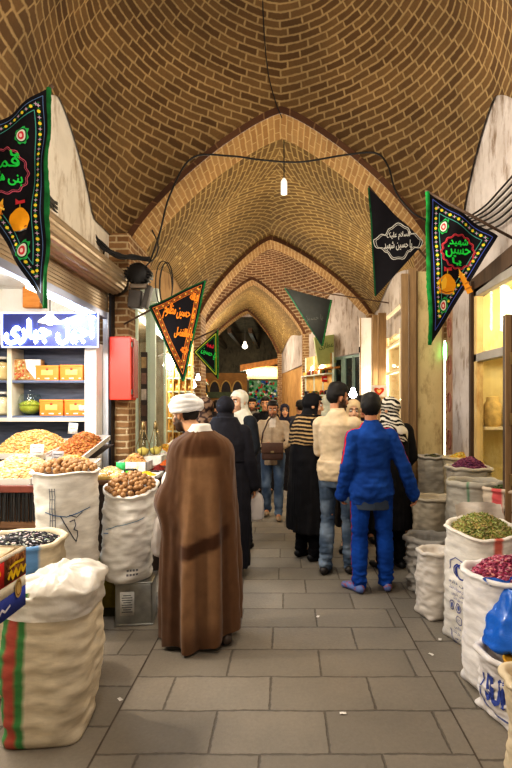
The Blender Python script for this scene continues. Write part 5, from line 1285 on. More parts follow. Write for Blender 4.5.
# ------------------------------------------------------------------ right hand wall
DOOR=plaster('cream_door_paint',C(206,190,152),C(216,202,166),C(176,152,112),.55); TANW=wood('tan_brown_wood',C(110,86,58),C(150,122,86),3,(6,6,.6)); DKB=wood('dark_brown_wood',C(50,38,30),C(82,62,46),3,(6,6,.6))
OLV=plaster('olive_cream_paint',C(190,172,126),C(206,188,140),C(150,128,88),.5)
def leaf(label,px0,px1,Y,top,mat,d=.05,name='door_leaf',edge=True,zb=.02,cat='door'):
    t=thing(name,label,cat,((xx(px0,Y)+xx(px1,Y))/2,Y,0)); x0,x1=xx(px0,Y),xx(px1,Y)
    m=MB(); m.box2((x0,Y-d/2,zb),(x1,Y+d/2,top),.006); m.build('panel',mat,t)
    if edge:
        w=.022
        for a,b in ((x0,x0+w),(x1-w,x1)): m=MB(); m.box2((a,Y-d/2-.012,zb),(b,Y-d/2,top),.003); m.build('stile',TANW,t)
        for zz in (.6,1.6,2.6):
            if zz<top: m=MB(); m.tube([(x0-.004,Y-d/2-.01,zz-.05),(x0-.004,Y-d/2-.01,zz+.05)],.014,8); m.build('hinge',BK,t)
    return t
leaf('broad smooth cream door leaf standing open beside the brown folding leaves',415,443,5.98,z(272,5.98),OLV)
leaf('narrow tan folding door leaf, left neighbour of the broad cream leaf',408.5,416,5.9,z(268,5.9),TANW,edge=False)
leaf('narrow brown folding door leaf beside the lit right stall',401,408,5.86,z(274,5.86),TANW,edge=False)
cp=thing('carved_post','worn reddish carved wooden post between the cream leaf and plaster pillar','post',(1.93,5.75,0))
m=MB(); m.box2((1.86,5.66,0),(2.05,5.90,2.8),.012); m.build('post_shaft',plaster('worn_red_paint',C(150,116,92),C(176,146,120),C(112,72,58)),cp)
m=MB()
for i in range(4): c=Vector((1.857,5.78,1.2+i*.42)); m.tube([c+Vector((0,math.cos(t)*.07*(1-.06*t),math.sin(t)*.13*(1-.06*t))) for t in [k*.45 for k in range(22)]],.010,6)
m.build('carving',plain('carving_red',C(140,92,76),.8),cp)
m=MB(); m.box2((1.84,5.08,0),(1.96,5.62,2.82)); struct('wall_right_plaster_pillar',m,PLD)
m=MB(); m.box2((1.83,5.04,0),(1.875,5.10,2.82),.006); struct('trim_30',m,DKB)
# slit of light and a small green lamp
m=MB(); m.box2((1.848,5.955,.0),(1.868,5.975,2.35)); o=link('light_strip',m.mesh('s'),emis('slit_light',(1,.86,.55,1),5)); tag(o,'thin vertical strip of warm light between cream leaf and carved post','light')
m=MB(); m.ell((1.852,5.92,2.22),(.024,.024,.11),None,12,8); o=link('green_lamp',m.mesh('s',True),emis('green_glow',(.2,1,.3,1),5)); tag(o,'small glowing green lamp above the thin light strip','lamp')
# window with grey bars
wn=bpy.data.objects.new('window_1',None); COL.objects.link(wn); wn.location=(1.9,4.6,.9); wn['kind']='structure'
GRF=plain('grey_window_frame',C(150,146,140),.45,.2,.1,6,0)
for (a,b) in (((1.86,4.98,.5),(1.93,5.06,2.72)),((1.86,3.95,.5),(1.93,4.03,2.72)),((1.86,3.95,2.66),(1.93,5.06,2.74)),((1.86,3.95,2.02),(1.93,5.06,2.10)),((1.86,3.95,.45),(1.93,5.06,.55))): m=MB(); m.box2(a,b,.006); m.build('window_frame',plaster('yellowed_pillar',C(196,166,112),C(210,184,132),C(160,124,78)) if a[1]==4.98 else GRF,wn)
m=MB(); m.box2((1.89,3.95,.5),(1.896,5.06,2.7)); m.build('window_pane',glass(),wn)
m=MB(); m.box2((1.84,4.0,0),(2.0,5.06,.46)); struct('wall_right_sill',m,PLD)
sl=thing('window_shelf','pale shelf with jars seen through the grey barred window','shelf',(2.6,5.2,0))
for zz in (1.35,2.12): m=MB(); m.box2((2.0,5.12,zz),(3.2,5.34,zz+.03),.004); m.build('shelf_board',SHW,sl)
for i in range(5): 
    m=MB(); m.lathe([(.07,0),(.085,.04),(.085,.22),(.06,.26),(.06,.30),(.01,.31)],(0,0,0),16,(C(226,196,130),C(206,160,90),C(236,220,170),C(190,150,90),C(220,190,120))[i]); o=link('storage_jar',m.mesh('j',True),PRINTM); o.location=(2.12+i*.22,5.23,1.381); tag(o,'tan jar on the shelf behind the barred right window','jar','jars behind the right window')
# timber lintel and the dark board nearest on the right
m=MB(); a,b=Vector((1.86,5.6,2.66)),Vector((1.86,3.5,2.80)); m.add([a,b,b+Vector((0,0,.16)),a+Vector((0,0,.16)),a+Vector((.14,0,0)),b+Vector((.14,0,0)),b+Vector((.14,0,.16)),a+Vector((.14,0,.16))],[(0,1,2,3),(7,6,5,4),(0,4,5,1),(3,2,6,7),(0,3,7,4),(1,5,6,2)]); struct('trim_31',m,DKB)
lf=thing('wooden_board','tall brown wooden board standing at the right edge in front of the window','board',(1.68,3.83,0))
m=MB(); m.box2((1.635,3.80,.5),(1.86,3.85,z(315,3.82)),.008); m.build('board',DKB,lf)
m=MB(); m.box2((1.632,3.785,.5),(1.675,3.80,z(315,3.82)),.004); m.build('edge_strip',TANW,lf)
for zz in (1.0,1.45,1.9): m=MB(); m.box2((1.66,3.775,zz),(1.69,3.79,zz+.09),.004); m.build('hinge',plain('aged_brass',C(150,130,90),.35,.8),lf)
# lit stall on the right beyond the leaves
leaf('brown slatted folding leaf at the left of the lit right stall',378,386,8.7,z(313,8.7),TANW,edge=False); leaf('tan folding leaf next to the white leaf',372.5,378,8.9,z(315,8.9),TANW,edge=False)
leaf('pale white door leaf standing open into the walk, far right side',359.5,372.5,9.3,z(318,9.3),plaster('white_leaf',C(216,212,208),C(228,224,222),C(196,186,176),.5))
wf=thing('lit_window','lit white framed shop window in the right stall above the zebra scarf','window',(1.98,7.9,1.9))
for (px,Y) in ((387,9.2),(401.5,8.0)): m=MB(); m.box2((xx(px,Y)-.03,Y-.03,.3),(xx(px,Y)+.03,Y+.03,2.8),.004); m.build('post',plain('cream_frame',C(226,212,180),.4,0,.08,5,0),wf)
m=MB(); a,b=P(387,300,9.2),P(401.5,300,8.0); 
for py in (312,345,372):
    m=MB(); zz=z(py,8.6); m.tube([(a.x,a.y,zz),(b.x,b.y,zz)],.03,8); m.build('rail',plain('cream_frame',C(226,212,180),.4,0,.08,5,0),wf)
m=MB(); m.add([(a.x+.03,a.y,1.2),(b.x+.03,b.y,1.2),(b.x+.03,b.y,2.7),(a.x+.03,a.y,2.7)],[(0,1,2,3)]); m.build('pane',glass(),wf)
rs2=thing('red_sign','small white sign with a red heart mark beside the right stall','sign',tuple(P(379,391,7.2)))
m=MB(); m.box((0,0,0),(.22,.012,.16),None,.004,C(240,226,214)); link('sign_board',m.mesh('s'),PRINTM,rs2)
m=MB(); q=lambda a,b:Vector((a,-.008,b)); blot(m,q,[(16*math.sin(t)**3*.0045,(13*math.cos(t)-5*math.cos(2*t)-2*math.cos(3*t))*.0042) for t in [2*PI*i/30 for i in range(30)]],C(222,70,40)); q2=lambda a,b:Vector((a,-.0095,b)); blot(m,q2,[(16*math.sin(t)**3*.0022,(13*math.cos(t)-5*math.cos(2*t)-2*math.cos(3*t))*.0021) for t in [2*PI*i/30 for i in range(30)]],C(246,200,120)); link('heart_mark',m.mesh('s'),PRINTM,rs2)
# windows of the bent wall and the green sign
dirv=(Vector((.64,14.6,0))-Vector((1.95,11.9,0))).normalized(); nrm=Vector((-dirv.y,dirv.x,0)); nrm=nrm if nrm.x<0 else -nrm
TEAL=plain('teal_frame',C(150,178,170),.5,0,.1,6,0)
for k,(s0,s1) in enumerate(((.15,.95),(1.05,1.8))):
    t=bpy.data.objects.new('window_%d'%(k+2),None); COL.objects.link(t); p=Vector((1.95,11.9,1.5))+dirv*s0+nrm*.03; t.location=p; t['kind']='structure'
    w=s1-s0; ang=math.atan2(dirv.y,dirv.x)
    m=MB(); m.box(Vector((1.95,11.9,2.0))+dirv*((s0+s1)/2)+nrm*.02,(w,.03,1.5),(0,0,ang)); m.build('window_pane',plain('dark_window',C(34,44,46),.2,0,.2,3,0),t)
    for q in (s0,(s0+s1)/2,s1): m=MB(); m.box(Vector((1.95,11.9,2.0))+dirv*q+nrm*.05,(.07,.06,1.6),(0,0,ang),.005); m.build('window_frame',TEAL,t)
    for zz in (1.22,2.78): m=MB(); m.box(Vector((1.95,11.9,zz))+dirv*((s0+s1)/2)+nrm*.05,(w+.08,.06,.07),(0,0,ang),.005); m.build('window_frame',TEAL,t)
gsn=thing('hanging_sign','pale green shop sign board hanging at an angle on the right','sign',tuple(P(326,350,13.0)))
c=P(326,350,13.0); m=MB(); m.box(c,(.62,.05,.72),(0,-.18,.5),.01); m.build('sign_board',plain('pale_green_sign',C(176,190,130),.5,0,.1,5,0),gsn)
m=MB(); R=Euler((0,-.18,.5)).to_matrix(); put_text(m,'عطاری',lambda a,b:c+R@Vector((a,-.035,b+.1)),w=.45,col=C(70,110,60)); m.build('lettering',PRINTM,gsn)
m=MB(); m.box(c+Vector((.1,0,-.46)),(.62,.3,.05),(0,-.12,.5),.006); m.build('little_roof',plain('orange_wood_roof',C(206,140,70),.6),gsn)
m=MB(); m.box((0,0,0),(.3,.01,.15),None,.003,C(206,50,50)); m.box((0,-.007,0),(.22,.002,.03),None,0,C(250,240,236)); o=link('small_sign',m.mesh('s'),PRINTM); o.location=P(327,379,13.2); o.rotation_euler.z=.4; tag(o,'small red sign with a white line under the green sign','sign')
# ------------------------------------------------------------------ sacks on the right
m=MB(); m.box2((1.30,3.75,0),(1.95,6.0,.22),.01); o=m.build('low_platform',wood('brown_panel',C(92,66,46),C(124,92,66),3),None,at=(1.6,4.9,0)); tag(o,'low wooden step under the back row of herb sacks','step')
HERB=pick(C(150,150,84),C(128,132,70),C(176,172,110),C(112,120,62),C(190,180,120)); PET=pick(C(170,70,100),C(140,50,84),C(196,104,126),C(120,40,70),C(206,140,150)); PURP=pick(C(110,50,84),C(90,40,70),C(130,70,100)); YELF=pick(C(232,196,84),C(220,176,60),C(240,214,120)); DGR=pick(C(84,86,58),C(70,70,48),C(100,100,70))
G1=stripes_col(C(186,178,164),[],.22)
def fsack(label,x,y,r,h,colf,hl=None,hc=None,hh=.07,hn=500,hs=.010,hname='dried_herbs',hel=1.6,hseed=1,htilt=(0,0),cat='herbs',part=False,lay=.5,**k):
    k.setdefault('depth',.06); z0=k.get('z0',0)
    res=sack(label,x,y,r,h,colf,part=part,**k)
    if hl: o=heap(hname,hl,cat,(x+k.get('lean',(0,0))[0]*h,y+k.get('lean',(0,0))[1]*h,z0+h-.015),r*.86,r*.86*k.get('ry',1),hh,hn,hs,hc,hel,.6,hseed,None,htilt,1.8,.97,lay)
    return res
fsack('tall grey white sack of dark greenish herb, farthest back on the right',1.62,5.62,.155,.80,G1,'dark greenish dried herb in the farthest sack',DGR,.05,260,.009,hseed=81,z0=.22,seed=31,yaw=.2)
fsack('tall beige sack heaped with yellow dried flowers, back row on the right',1.83,5.30,.17,.82,stripes_col(C(206,190,158),[],.2),'yellow dried flowers in the back sack',YELF,.08,320,.011,hseed=82,z0=.22,seed=32,yaw=.5)
fsack('grey sack heaped with dark purple dried petals, back row on the right',1.66,4.62,.195,.80,G1,'dark purple dried petals in the grey sack',PURP,.12,520,.011,hseed=83,z0=.22,seed=33,yaw=.1)
fsack('grey sack with thin green and red stripes, half empty, on the right',1.56,4.20,.205,.72,stripes_col(C(176,170,158),[(math.radians(-124),.03,C(90,130,100),0,1.1),(math.radians(-118),.025,C(170,90,84),0,1.1),(math.radians(-112),.03,C(90,130,100),0,1.1)],.22),'dark dried leaves deep in the green striped grey sack',DGR,.02,260,.011,hseed=84,z0=.22,seed=34,yaw=.3,depth=.10,rim=.05)
fsack('sack with a broad red stripe and dark green herb, at the right edge',1.74,3.98,.19,.72,stripes_col(C(206,190,170),[(math.radians(-140),.24,C(196,84,84),0,1.1)],.2),'dark green herb in the red striped sack',pick(C(72,84,48),C(90,100,60)),.05,320,.010,hseed=85,z0=.22,seed=35,yaw=.4)
fsack('plain grey beige sack with its mouth folded flat, beneath the back row',1.42,4.90,.185,.70,stripes_col(C(184,172,152),[],.22),seed=36,yaw=.3,fillc=C(120,104,86),depth=.03,wr=.012)
fsack('small open grey plastic sack with a crumpled mouth, low on the right',1.26,4.45,.20,.42,stripes_col(C(160,156,150),[],.3),seed=37,wr=.035,yaw=.8,fillc=C(84,74,62),depth=.14,rim=.05,sq=2.2)
fsack('plain off white sack with a loose tied top, front of the right row',1.15,3.92,.14,.47,stripes_col(C(226,217,206),[],.14),wr=.012,seed=38,yaw=.3,sq=2.8,fillc=C(190,180,164),depth=.03,ears=.22,top=.88)
# the printed herb sack
T,f=fsack('large white sack with blue print and a red stripe, full of green dried herb',1.335,3.50,.225,.755,stripes_col(C(242,236,226),[(math.radians(-84),.14,C(222,120,104),0,1.1)],.10),'pale green dried herb stalks heaped in the blue printed sack',HERB,.10,1100,.0075,'dried_herbs',3.2,91,(0,.03),part=True,lay=.9,seed=39,yaw=.35,sq=2.8,ears=.20,lean=(.02,0),rim=.02,tilt=.03)
BLU=C(70,84,160); m=MB(); g=on_sack(f,.755,math.radians(-148),.50,.225)
ring_print(m,g,.055,.013,34,PI*.55,PI*2.15,.012,.0,.85,BLU); ring_print(m,g,.034,.010,24,PI*.2,PI*1.5,-.03,.0,1.2,BLU); line_print(m,g,[(-.035,.03),(-.03,-.035)],.010,BLU)
line_print(m,g,[(-.11,-.01),(-.10,.05),(-.05,.085),(.03,.075),(.10,.03),(.17,-.05)],.006,BLU)
def lines(g,rows):
    for (txt,b,w,h) in rows: put_text(m,txt,lambda x,y,b=b:g(x,y+b),w=w,h=h,col=BLU)
lines(g,[('آرین دانه',-.085,.20,.036),('بسته بندی سبزیجات خشک',-.125,.21,.032),('گیاهان دارویی',-.158,.15,.030),('محصول ایران',-.188,.12,.022)])
m.build('blue_print',PRINTM,T); m=MB(); g=on_sack(f,.755,math.radians(-148),.235,.225)
for cx in (-.075,-.005,.065): ring_print(m,g,.024,.005,22,cx=cx,cy=.02,ky=1.25,col=BLU); blot(m,g,[(cx+math.cos(2*PI*i/10)*.012,.02+math.sin(2*PI*i/10)*.018) for i in range(10)],C(110,120,180))
ring_print(m,g,.030,.005,26,cx=-.005,cy=-.065,col=BLU); put_text(m,'۲۵',lambda a,b:g(a-.005,b-.065),h=.02,rtl=False,col=BLU)
lines(g,[('وزن خالص',-.125,.14,.026),('نگهداری در جای خشک',-.16,.17,.028),('دور از نور',-.195,.11,.024)])
line_print(m,g,[(-.11,-.15),(-.08,-.22),(.0,-.255),(.09,-.24)],.006,BLU)
m.build('blue_print',PRINTM,T)
m=MB(); m.grid(lambda u,v:Vector((1.40+(u-.5)*.34,3.66+.03*math.sin(u*9)+.05*v,.755+.02+.13*v*(1-.4*abs(u-.5))+.015*nz(u*7,v*5,2))),14,8,C(196,186,176)); m.build('folded_flap',SACKM,T,True)
fsack('white sack heaped with pink dried rose petals, at the right edge',1.255,2.92,.22,.63,stripes_col(C(244,241,240),[],.08),'pink and red dried rose petals heaped in the white sack',PET,.12,900,.0095,'rose_petals',1.5,92,seed=40,yaw=.3,sq=2.6,ears=.22,cat='petals',wr=.008)
# the low bag with big blue letters, its tin, and the blue bag upon it
T,f=fsack('short white sack with big blue letters, under the blue plastic bag',1.215,2.66,.19,.30,stripes_col(C(234,230,230),[],.12),part=True,seed=41,yaw=.3,sq=2.4,ears=.3,depth=.10,fillc=C(200,190,180),wr=.018)
m=MB(); g=on_sack(f,.30,math.radians(-147),.16,.19); put_text(m,'SUH',g,w=.17,h=.13,rtl=False,col=C(72,92,176),bold=.006); line_print(m,g,[(-.13,-.03),(-.10,-.09),(-.02,-.115),(.08,-.12)],.007,C(90,100,150)); line_print(m,g,[(-.115,.05),(-.12,-.02)],.008,C(72,92,176)); m.build('blue_lettering',PRINTM,T)
m=MB(); m.lathe([(.10,0),(.10,.05),(.105,.056),(.098,.06),(.09,.052),(.01,.05)],(0,0,0),26,C(226,170,60)); m.ell((.02,-.02,.05),(.05,.03,.012),None,10,6,C(240,226,196)); o=link('round_tin',m.mesh('t',True),PRINTM); o.location=(1.20,2.56,.265); tag(o,'round orange and gold tin lying in the mouth of the short white sack','tin')
t=thing('plastic_bag','crumpled bright blue plastic bag stuffed full, on the right edge','bag',(1.235,2.72,.325))
m=MB(); rs=[]; n=48
for j in range(27):
    u=j/26; zz=.30*u; r=.16*(1.05-.62*u**1.6)*(.85+.15*sst(0,.1,u)); ring=[]
    for i in range(n):
        a=2*PI*i/n; ca,sa=math.cos(a),math.sin(a); q=1+.13*nz(ca*2,sa*2,u*2.5)+.08*nz(ca*6,sa*6,u*7)+.2*sst(.12,0,u)*max(0,-ca)**4
        ring.append(Vector((ca*r*q,sa*r*q,zz+.02*nz(ca*3,sa*3,u*5))))
    rs.append(ring)
m.rings(rs); n_=NT('blue_plastic'); n_.b.inputs['Coat Weight'].default_value=.3; n_.bump(n_.noise(n_.coord(),24,4),.5,.012); link('bag_body',m.mesh('b',True),n_.fin(C(24,104,206),.32,0,.5),t)
m=MB(); m.grid(lambda u,v:Vector((-.02+.16*(u-.5)*(1+v),.02+.03*math.sin(u*14),.275+.07*v+.02*nz(u*6,v*6,3))),14,6); link('gathered_neck',m.mesh('b',True),n_.m,t)
sack('cream sack cut by the right edge of the picture, nearest on the right',1.075,2.10,.155,.45,stripes_col(C(226,210,180),[],.15),seed=42,yaw=.2,sq=2.6,fillc=C(190,170,130))

for k,(px,py) in enumerate(((343,714),(318,617),(431,655),(96,664),(440,640),(120,700))):
    m=MB(); m.grid(lambda u,v:Vector(((u-.5)*.035,(v-.5)*.02,.004+.006*abs(nz(u*4+k,v*4,k)))),5,4,C(236,232,226)); o=link('paper_scrap',m.mesh('p'),PRINTM); o.location=(819.2/(py-405)*(px-VX)/F,819.2/(py-405),.001); o.rotation_euler.z=k*1.1; tag(o,'tiny white scrap of paper lying on the paving','scrap','paper scraps on the paving')
# ------------------------------------------------------------------ pennants on poles
FLAGM=vmat('flag_cloth',.8,.1,200,.10,.2); INK=vmat('flag_ink',.7,0,60,.06,.2); FRM=vmat('fringe',.9,.6,160,.3,.15)
BLACK=C(20,18,24); GRN=C(30,190,70); DGRN=C(26,120,62); YEL_=C(232,206,60); PNK=C(186,160,180); ORG=C(226,130,40); SILV=C(190,188,180)
class Pennant:
    def __init__(s,label,pts,Y,yaw=0,wave=.03,seed=0,base=BLACK):
        s.Y=Y; s.pts=[Vector((p[0],p[1])) for p in pts]; s.seed=seed; s.wave=wave; s.yaw=yaw
        s.c=sum(s.pts,Vector((0,0)))/3
        top=min(s.pts,key=lambda p:p.y); s.t=thing('pennant',label,'flag',tuple(s.F(top.x,top.y,0)))
        A,B,Cc=s.pts; n=26; m=MB(); idx={}; vs=[]; 
        for i in range(n+1):
            for j in range(n+1-i): idx[(i,j)]=len(vs); q=A+(B-A)*(i/n)+(Cc-A)*(j/n); vs.append((q.x,q.y))
        fs=[]
        for i in range(n):
            for j in range(n-i):
                fs.append((idx[(i,j)],idx[(i+1,j)],idx[(i,j+1)]))
                if j<n-i-1: fs.append((idx[(i+1,j)],idx[(i+1,j+1)],idx[(i,j+1)]))
        m.add([s.F(x,y,0) for x,y in vs],fs,base); m.add([s.F(x,y,-.006) for x,y in vs],[f[::-1] for f in fs],base); m.build('cloth',FLAGM,s.t,True)
        a,b,c=[(s.pts[(i+1)%3]-s.pts[(i+2)%3]).length for i in range(3)]
        s.inc=(A*a+B*b+Cc*c)/(a+b+c); ar=abs((B-A).x*(Cc-A).y-(B-A).y*(Cc-A).x)/2; s.ri=2*ar/(a+b+c)
    def F(s,px,py,off):
        d=px-s.c.x; x=(px-VX)*s.Y/F; zz=EYE+(VY-py)*s.Y/F; k=s.Y/F
        w=s.wave*(math.sin(px*.16+py*.05+s.seed)+.5*math.sin(py*.11-px*.05+s.seed*2))*min(1,abs(py-min(p.y for p in s.pts))/30+.15)
        return Vector((x,s.Y+d*k*math.tan(s.yaw)+w-off,zz))
    def mp(s,cx,cy,o=.006,rot=0):
        ca,sa=math.cos(rot),math.sin(rot); return lambda a,b:s.F(cx+a*ca-b*sa*-1*-1 if False else cx+a*ca+b*sa,cy-(b*ca-a*sa),o)
    def inset(s,d): return [s.inc+(p-s.inc)*(1-d/s.ri) for p in s.pts]
    def loop(s,mb,d,w,col,o=.005,skip=()):
        q=s.inset(d); f=lambda a,b:s.F(a,b,o)
        for i in range(3):
            if i in skip: continue
            a,b=q[i],q[(i+1)%3]; n=12; line_print(mb,f,[(a+(b-a)*(k/n))[:] for k in range(n+1)],w,col)
    def beads(s,mb,d,step,r,cols,o=.007):
        q=s.inset(d); 
        for i in range(3):
            a,b=q[i],q[(i+1)%3]; L=(b-a).length; n=max(2,int(L/step))
            for k in range(n):
                p=a+(b-a)*((k+.5)/n); c=cols[k%len(cols)]; f=s.mp(p.x,p.y,o)
                if c is PNK: blot(mb,f,[(math.cos(t)*r*(1.25 if j%2==0 else .5),math.sin(t)*r*(1.25 if j%2==0 else .5)) for j,t in enumerate([2*PI*j/8 for j in range(8)])],c)
                else: blot(mb,f,[(math.cos(2*PI*j/8)*r,math.sin(2*PI*j/8)*r) for j in range(8)],c)
                h=a+(b-a)*((k+1)/n); f=s.mp(h.x,h.y,o-.001); blot(mb,f,[(r*.9,0),(0,r*.5),(-r*.9,0),(0,-r*.5)],DGRN)
    def fringe(s,i,w,col,seed=1):
        a,b=s.pts[i],s.pts[(i+1)%3]; d=(b-a); n=Vector((d.y,-d.x)).normalized(); 
        if (a+n-s.inc).length<(a-s.inc).length: n=-n
        m=MB(); N=60; vs=[]
        for k in range(N+1):
            p=a+d*(k/N); e=p+n*w*(1+.35*nz(k*.9,seed,0)); i_=p-n*w*.35
            vs+=[s.F(i_.x,i_.y,.008),s.F(p.x+n.x*w*.4,p.y+n.y*w*.4,.016),s.F(e.x,e.y,.003)]
        fs=[]
        for k in range(N): fs+=[(3*k,3*k+1,3*k+4,3*k+3),(3*k+1,3*k+2,3*k+5,3*k+4)]
        m.add(vs,fs,None,None,[mixc(col,tuple(c*.6 for c in col[:3])+(1,),.5+.7*nz(k*.35,seed,5)) for k in range(N+1) for _ in range(3)]); m.build('fringe',FRM,s.t,True)
    def rosette(s,cx,cy,r,words,col,rim,name='rosette'):
        m=MB(); f=s.mp(cx,cy,.006); 
        for rr,w in ((r,.9),(r*.93,.5)):
            pts=[(math.cos(t)*rr*(1+.045*math.cos(t*14)),math.sin(t)*rr*(1+.045*math.cos(t*14))) for t in [2*PI*k/84 for k in range(85)]]; line_print_fast(m,f,pts,w,rim)
        m.build('rosette_border',INK,s.t)
        m=MB(); f=s.mp(cx,cy,.008)
        for (wd,x,y,w,h) in words: put_text(m,wd,lambda a,b,x=x,y=y:f(a+x*r,b+y*r),w=w*r,h=h*r,col=col,bold=.35)
        m.build('calligraphy',INK,s.t)
    def paisley(s,cx,cy,r,fl=1):
        m=MB(); o=.008
        for k,(q,c) in enumerate(((1,C(40,170,80)),(.74,C(18,60,36)),(.6,C(210,220,200)),(.42,C(200,60,70)),(.2,C(236,200,190)))):
            f=s.mp(cx,cy,o+.0012*k); pts=[]
            for i in range(26):
                t=2*PI*i/26; R=r*q*(1+.12*math.cos(t*7 if k==0 else 0)); x=math.cos(t)*R*.72; y=math.sin(t)*R
                if y>0: x-=fl*.75*(y/r)**2*r*.55*(1 if True else 0); y*=1.25
                pts.append((x,y))
            blot(m,f,pts,c)
        m.build('paisley',INK,s.t)
    def dome(s,cx,cy,r,side=1,minar=True):
        m=MB(); f=s.mp(cx,cy,.007); pts=[(-r*.62,-r*.75)]
        for i in range(21):
            t=PI*i/20; x=-math.cos(t); y=math.sin(t); pts.append((x*r*(.95-.25*max(0,y-.6)),y*r*.95+ (.25*r*max(0,y-.75)/.25)*.6))
        pts.append((r*.62,-r*.75)); blot(m,f,pts,C(240,164,30))
        f2=s.mp(cx,cy,.0085); blot(m,f2,[(-r*.2,.9*r),(-r*.6,.3*r),(-r*.5,-r*.4),(-r*.1,-r*.2),(0,.5*r)],C(250,196,60)); line_print(m,f2,[(-r*.62,-r*.45),(0,-r*.62),(r*.66,-r*.45)],.12*r,C(176,96,20)); line_print(m,f2,[(-r*.62,-r*.68),(0,-r*.82),(r*.66,-r*.68)],.10*r,C(120,124,120))
        line_print(m,f2,[(0,r*1.1),(0,r*1.5)],.08*r,C(200,170,60)); blot(m,f2,[(-r*.35,r*1.3),(r*.45,r*1.42),(r*.4,r*1.72),(-r*.1,r*1.62),(-r*.35,r*1.78)],C(190,50,60))
        if minar:
            g=s.mp(cx+side*r*1.75,cy-r*.3,.0075,-side*.42); blot(m,g,[(-r*.26,-r*1.1),(r*.26,-r*1.1),(r*.2,r*1.0),(-r*.2,r*1.0)],C(222,150,40)); h=s.mp(cx+side*r*1.75,cy-r*.3,.0085,-side*.42)
            for yy in (-.6,-.1,.35,.75): line_print(m,h,[(-r*.32,yy*r),(r*.32,yy*r)],.16*r,C(176,104,30) if yy<.5 else C(246,206,90))
            blot(m,h,[(-r*.14,r*1.0),(r*.14,r*1.0),(0,r*1.5)],C(240,180,60))
        m.build('shrine_picture',INK,s.t)
def line_print_fast(mb,mapf,pts,w,col):
    vs=[]
    for i,p in enumerate(pts):
        a=Vector(pts[max(0,i-1)]); b=Vector(pts[min(len(pts)-1,i+1)]); d=(b-a); d=d.normalized() if d.length>1e-9 else Vector((1,0)); q=Vector((-d.y,d.x))*w/2; p=Vector(p)
        vs+=[mapf(*(p-q)),mapf(*(p+q))]
    mb.add(vs,[(2*i,2*i+1,2*i+3,2*i+2) for i in range(len(pts)-1)],col)
def pole(label,a,b,r=.012,g=None):
    m=MB(); m.tube([a,a+(b-a)*.5,b],r,8); return tag(m.build('flag_pole',plain('brown_pole',C(76,58,44),.6),None,True,at=tuple(a)),label,'pole')
# left, cut by the edge
p=Pennant('black pennant with green fringe, yellow dome and green rosette, at the left edge',[(48,88),(45,309),(-50,150)],3.2,.0,.018,1)
m=MB(); p.loop(m,4.5,.6,C(90,120,160)); p.loop(m,12.5,.8,C(70,150,140)); m.build('border_lines',INK,p.t)
m=MB(); p.beads(m,8.6,5.2,1.7,[PNK,YEL_]); o=m.build('border_flowers',INK,p.t); o['kind']='stuff'
p.fringe(0,3.2,C(40,124,66)); p.rosette(4,172,23,[('قمر',.05,.36,1.3,.66),('بنی هاشم',.0,-.34,1.5,.74),('یا',.55,.70,.35,.28)],C(40,210,80),C(190,90,110))
p.paisley(23,138,8,-1); p.paisley(24,252,9,-1); p.dome(20,221,12.5,-1)
pole('thin brown pole carrying the pennant at the left edge',Vector((-2.06,3.32,3.0)),p.F(48,86,0)+Vector((.02,.02,.02)))
# right, the same kind
p=Pennant('black pennant with green fringe, yellow dome and green rosette, on the right',[(428,192),(497,237),(431,345)],4.4,.0,.02,2)
m=MB(); p.loop(m,4.2,.6,C(80,100,190)); p.loop(m,11.2,.7,C(70,150,140)); m.build('border_lines',INK,p.t)
m=MB(); p.beads(m,7.7,4.6,1.5,[PNK,YEL_]); o=m.build('border_flowers',INK,p.t); o['kind']='stuff'
p.fringe(2,3.0,C(36,140,66)); p.rosette(458,252,17,[('شهید',.05,.54,1.15,.46),('حسین',.0,.0,1.55,.72),('یا',-.1,-.58,.6,.42)],C(40,220,80),C(190,60,70))
p.paisley(443.5,227,6.5,-1); p.paisley(443,306,7,-1); p.dome(446.5,286,10.5,1)
pole('brown pole from the right wall carrying the dome pennant',Vector((1.9,4.2,2.95)),p.F(427,191,0)+Vector((-.01,.02,.01)))
# black one with the white rosette
p=Pennant('plain black pennant with a white calligraphic rosette, in front of the arch',[(369,188),(424,243),(376,296)],6.0,.0,.02,3)
p.fringe(2,1.2,C(30,90,56))
m=MB(); f=p.mp(398,242,.006)
for q,w in ((1,.8),(.9,.5)): line_print_fast(m,f,[((math.cos(t)*(21+3.5*math.cos(4*t)) )*q,(math.sin(t)*(15+3*math.cos(4*t))+1.0*math.cos(12*t))*q) for t in [2*PI*k/96 for k in range(97)]],w,SILV)
m.build('rosette_border',INK,p.t); m=MB(); f=p.mp(398,242,.008)
for wd,x,y,w,h in (('السلام علیک',0,6,22,8),('یا حسین شهید',0,-3.5,27,10)): put_text(m,wd,lambda a,b,x=x,y=y:f(a+x,b+y),w=w,h=h,col=SILV,bold=.15)
m.build('calligraphy',INK,p.t)
pole('brown pole carrying the plain black pennant on the right pier',Vector((1.84,6.1,3.15)),p.F(369,187,0)+Vector((0,.02,.02)))
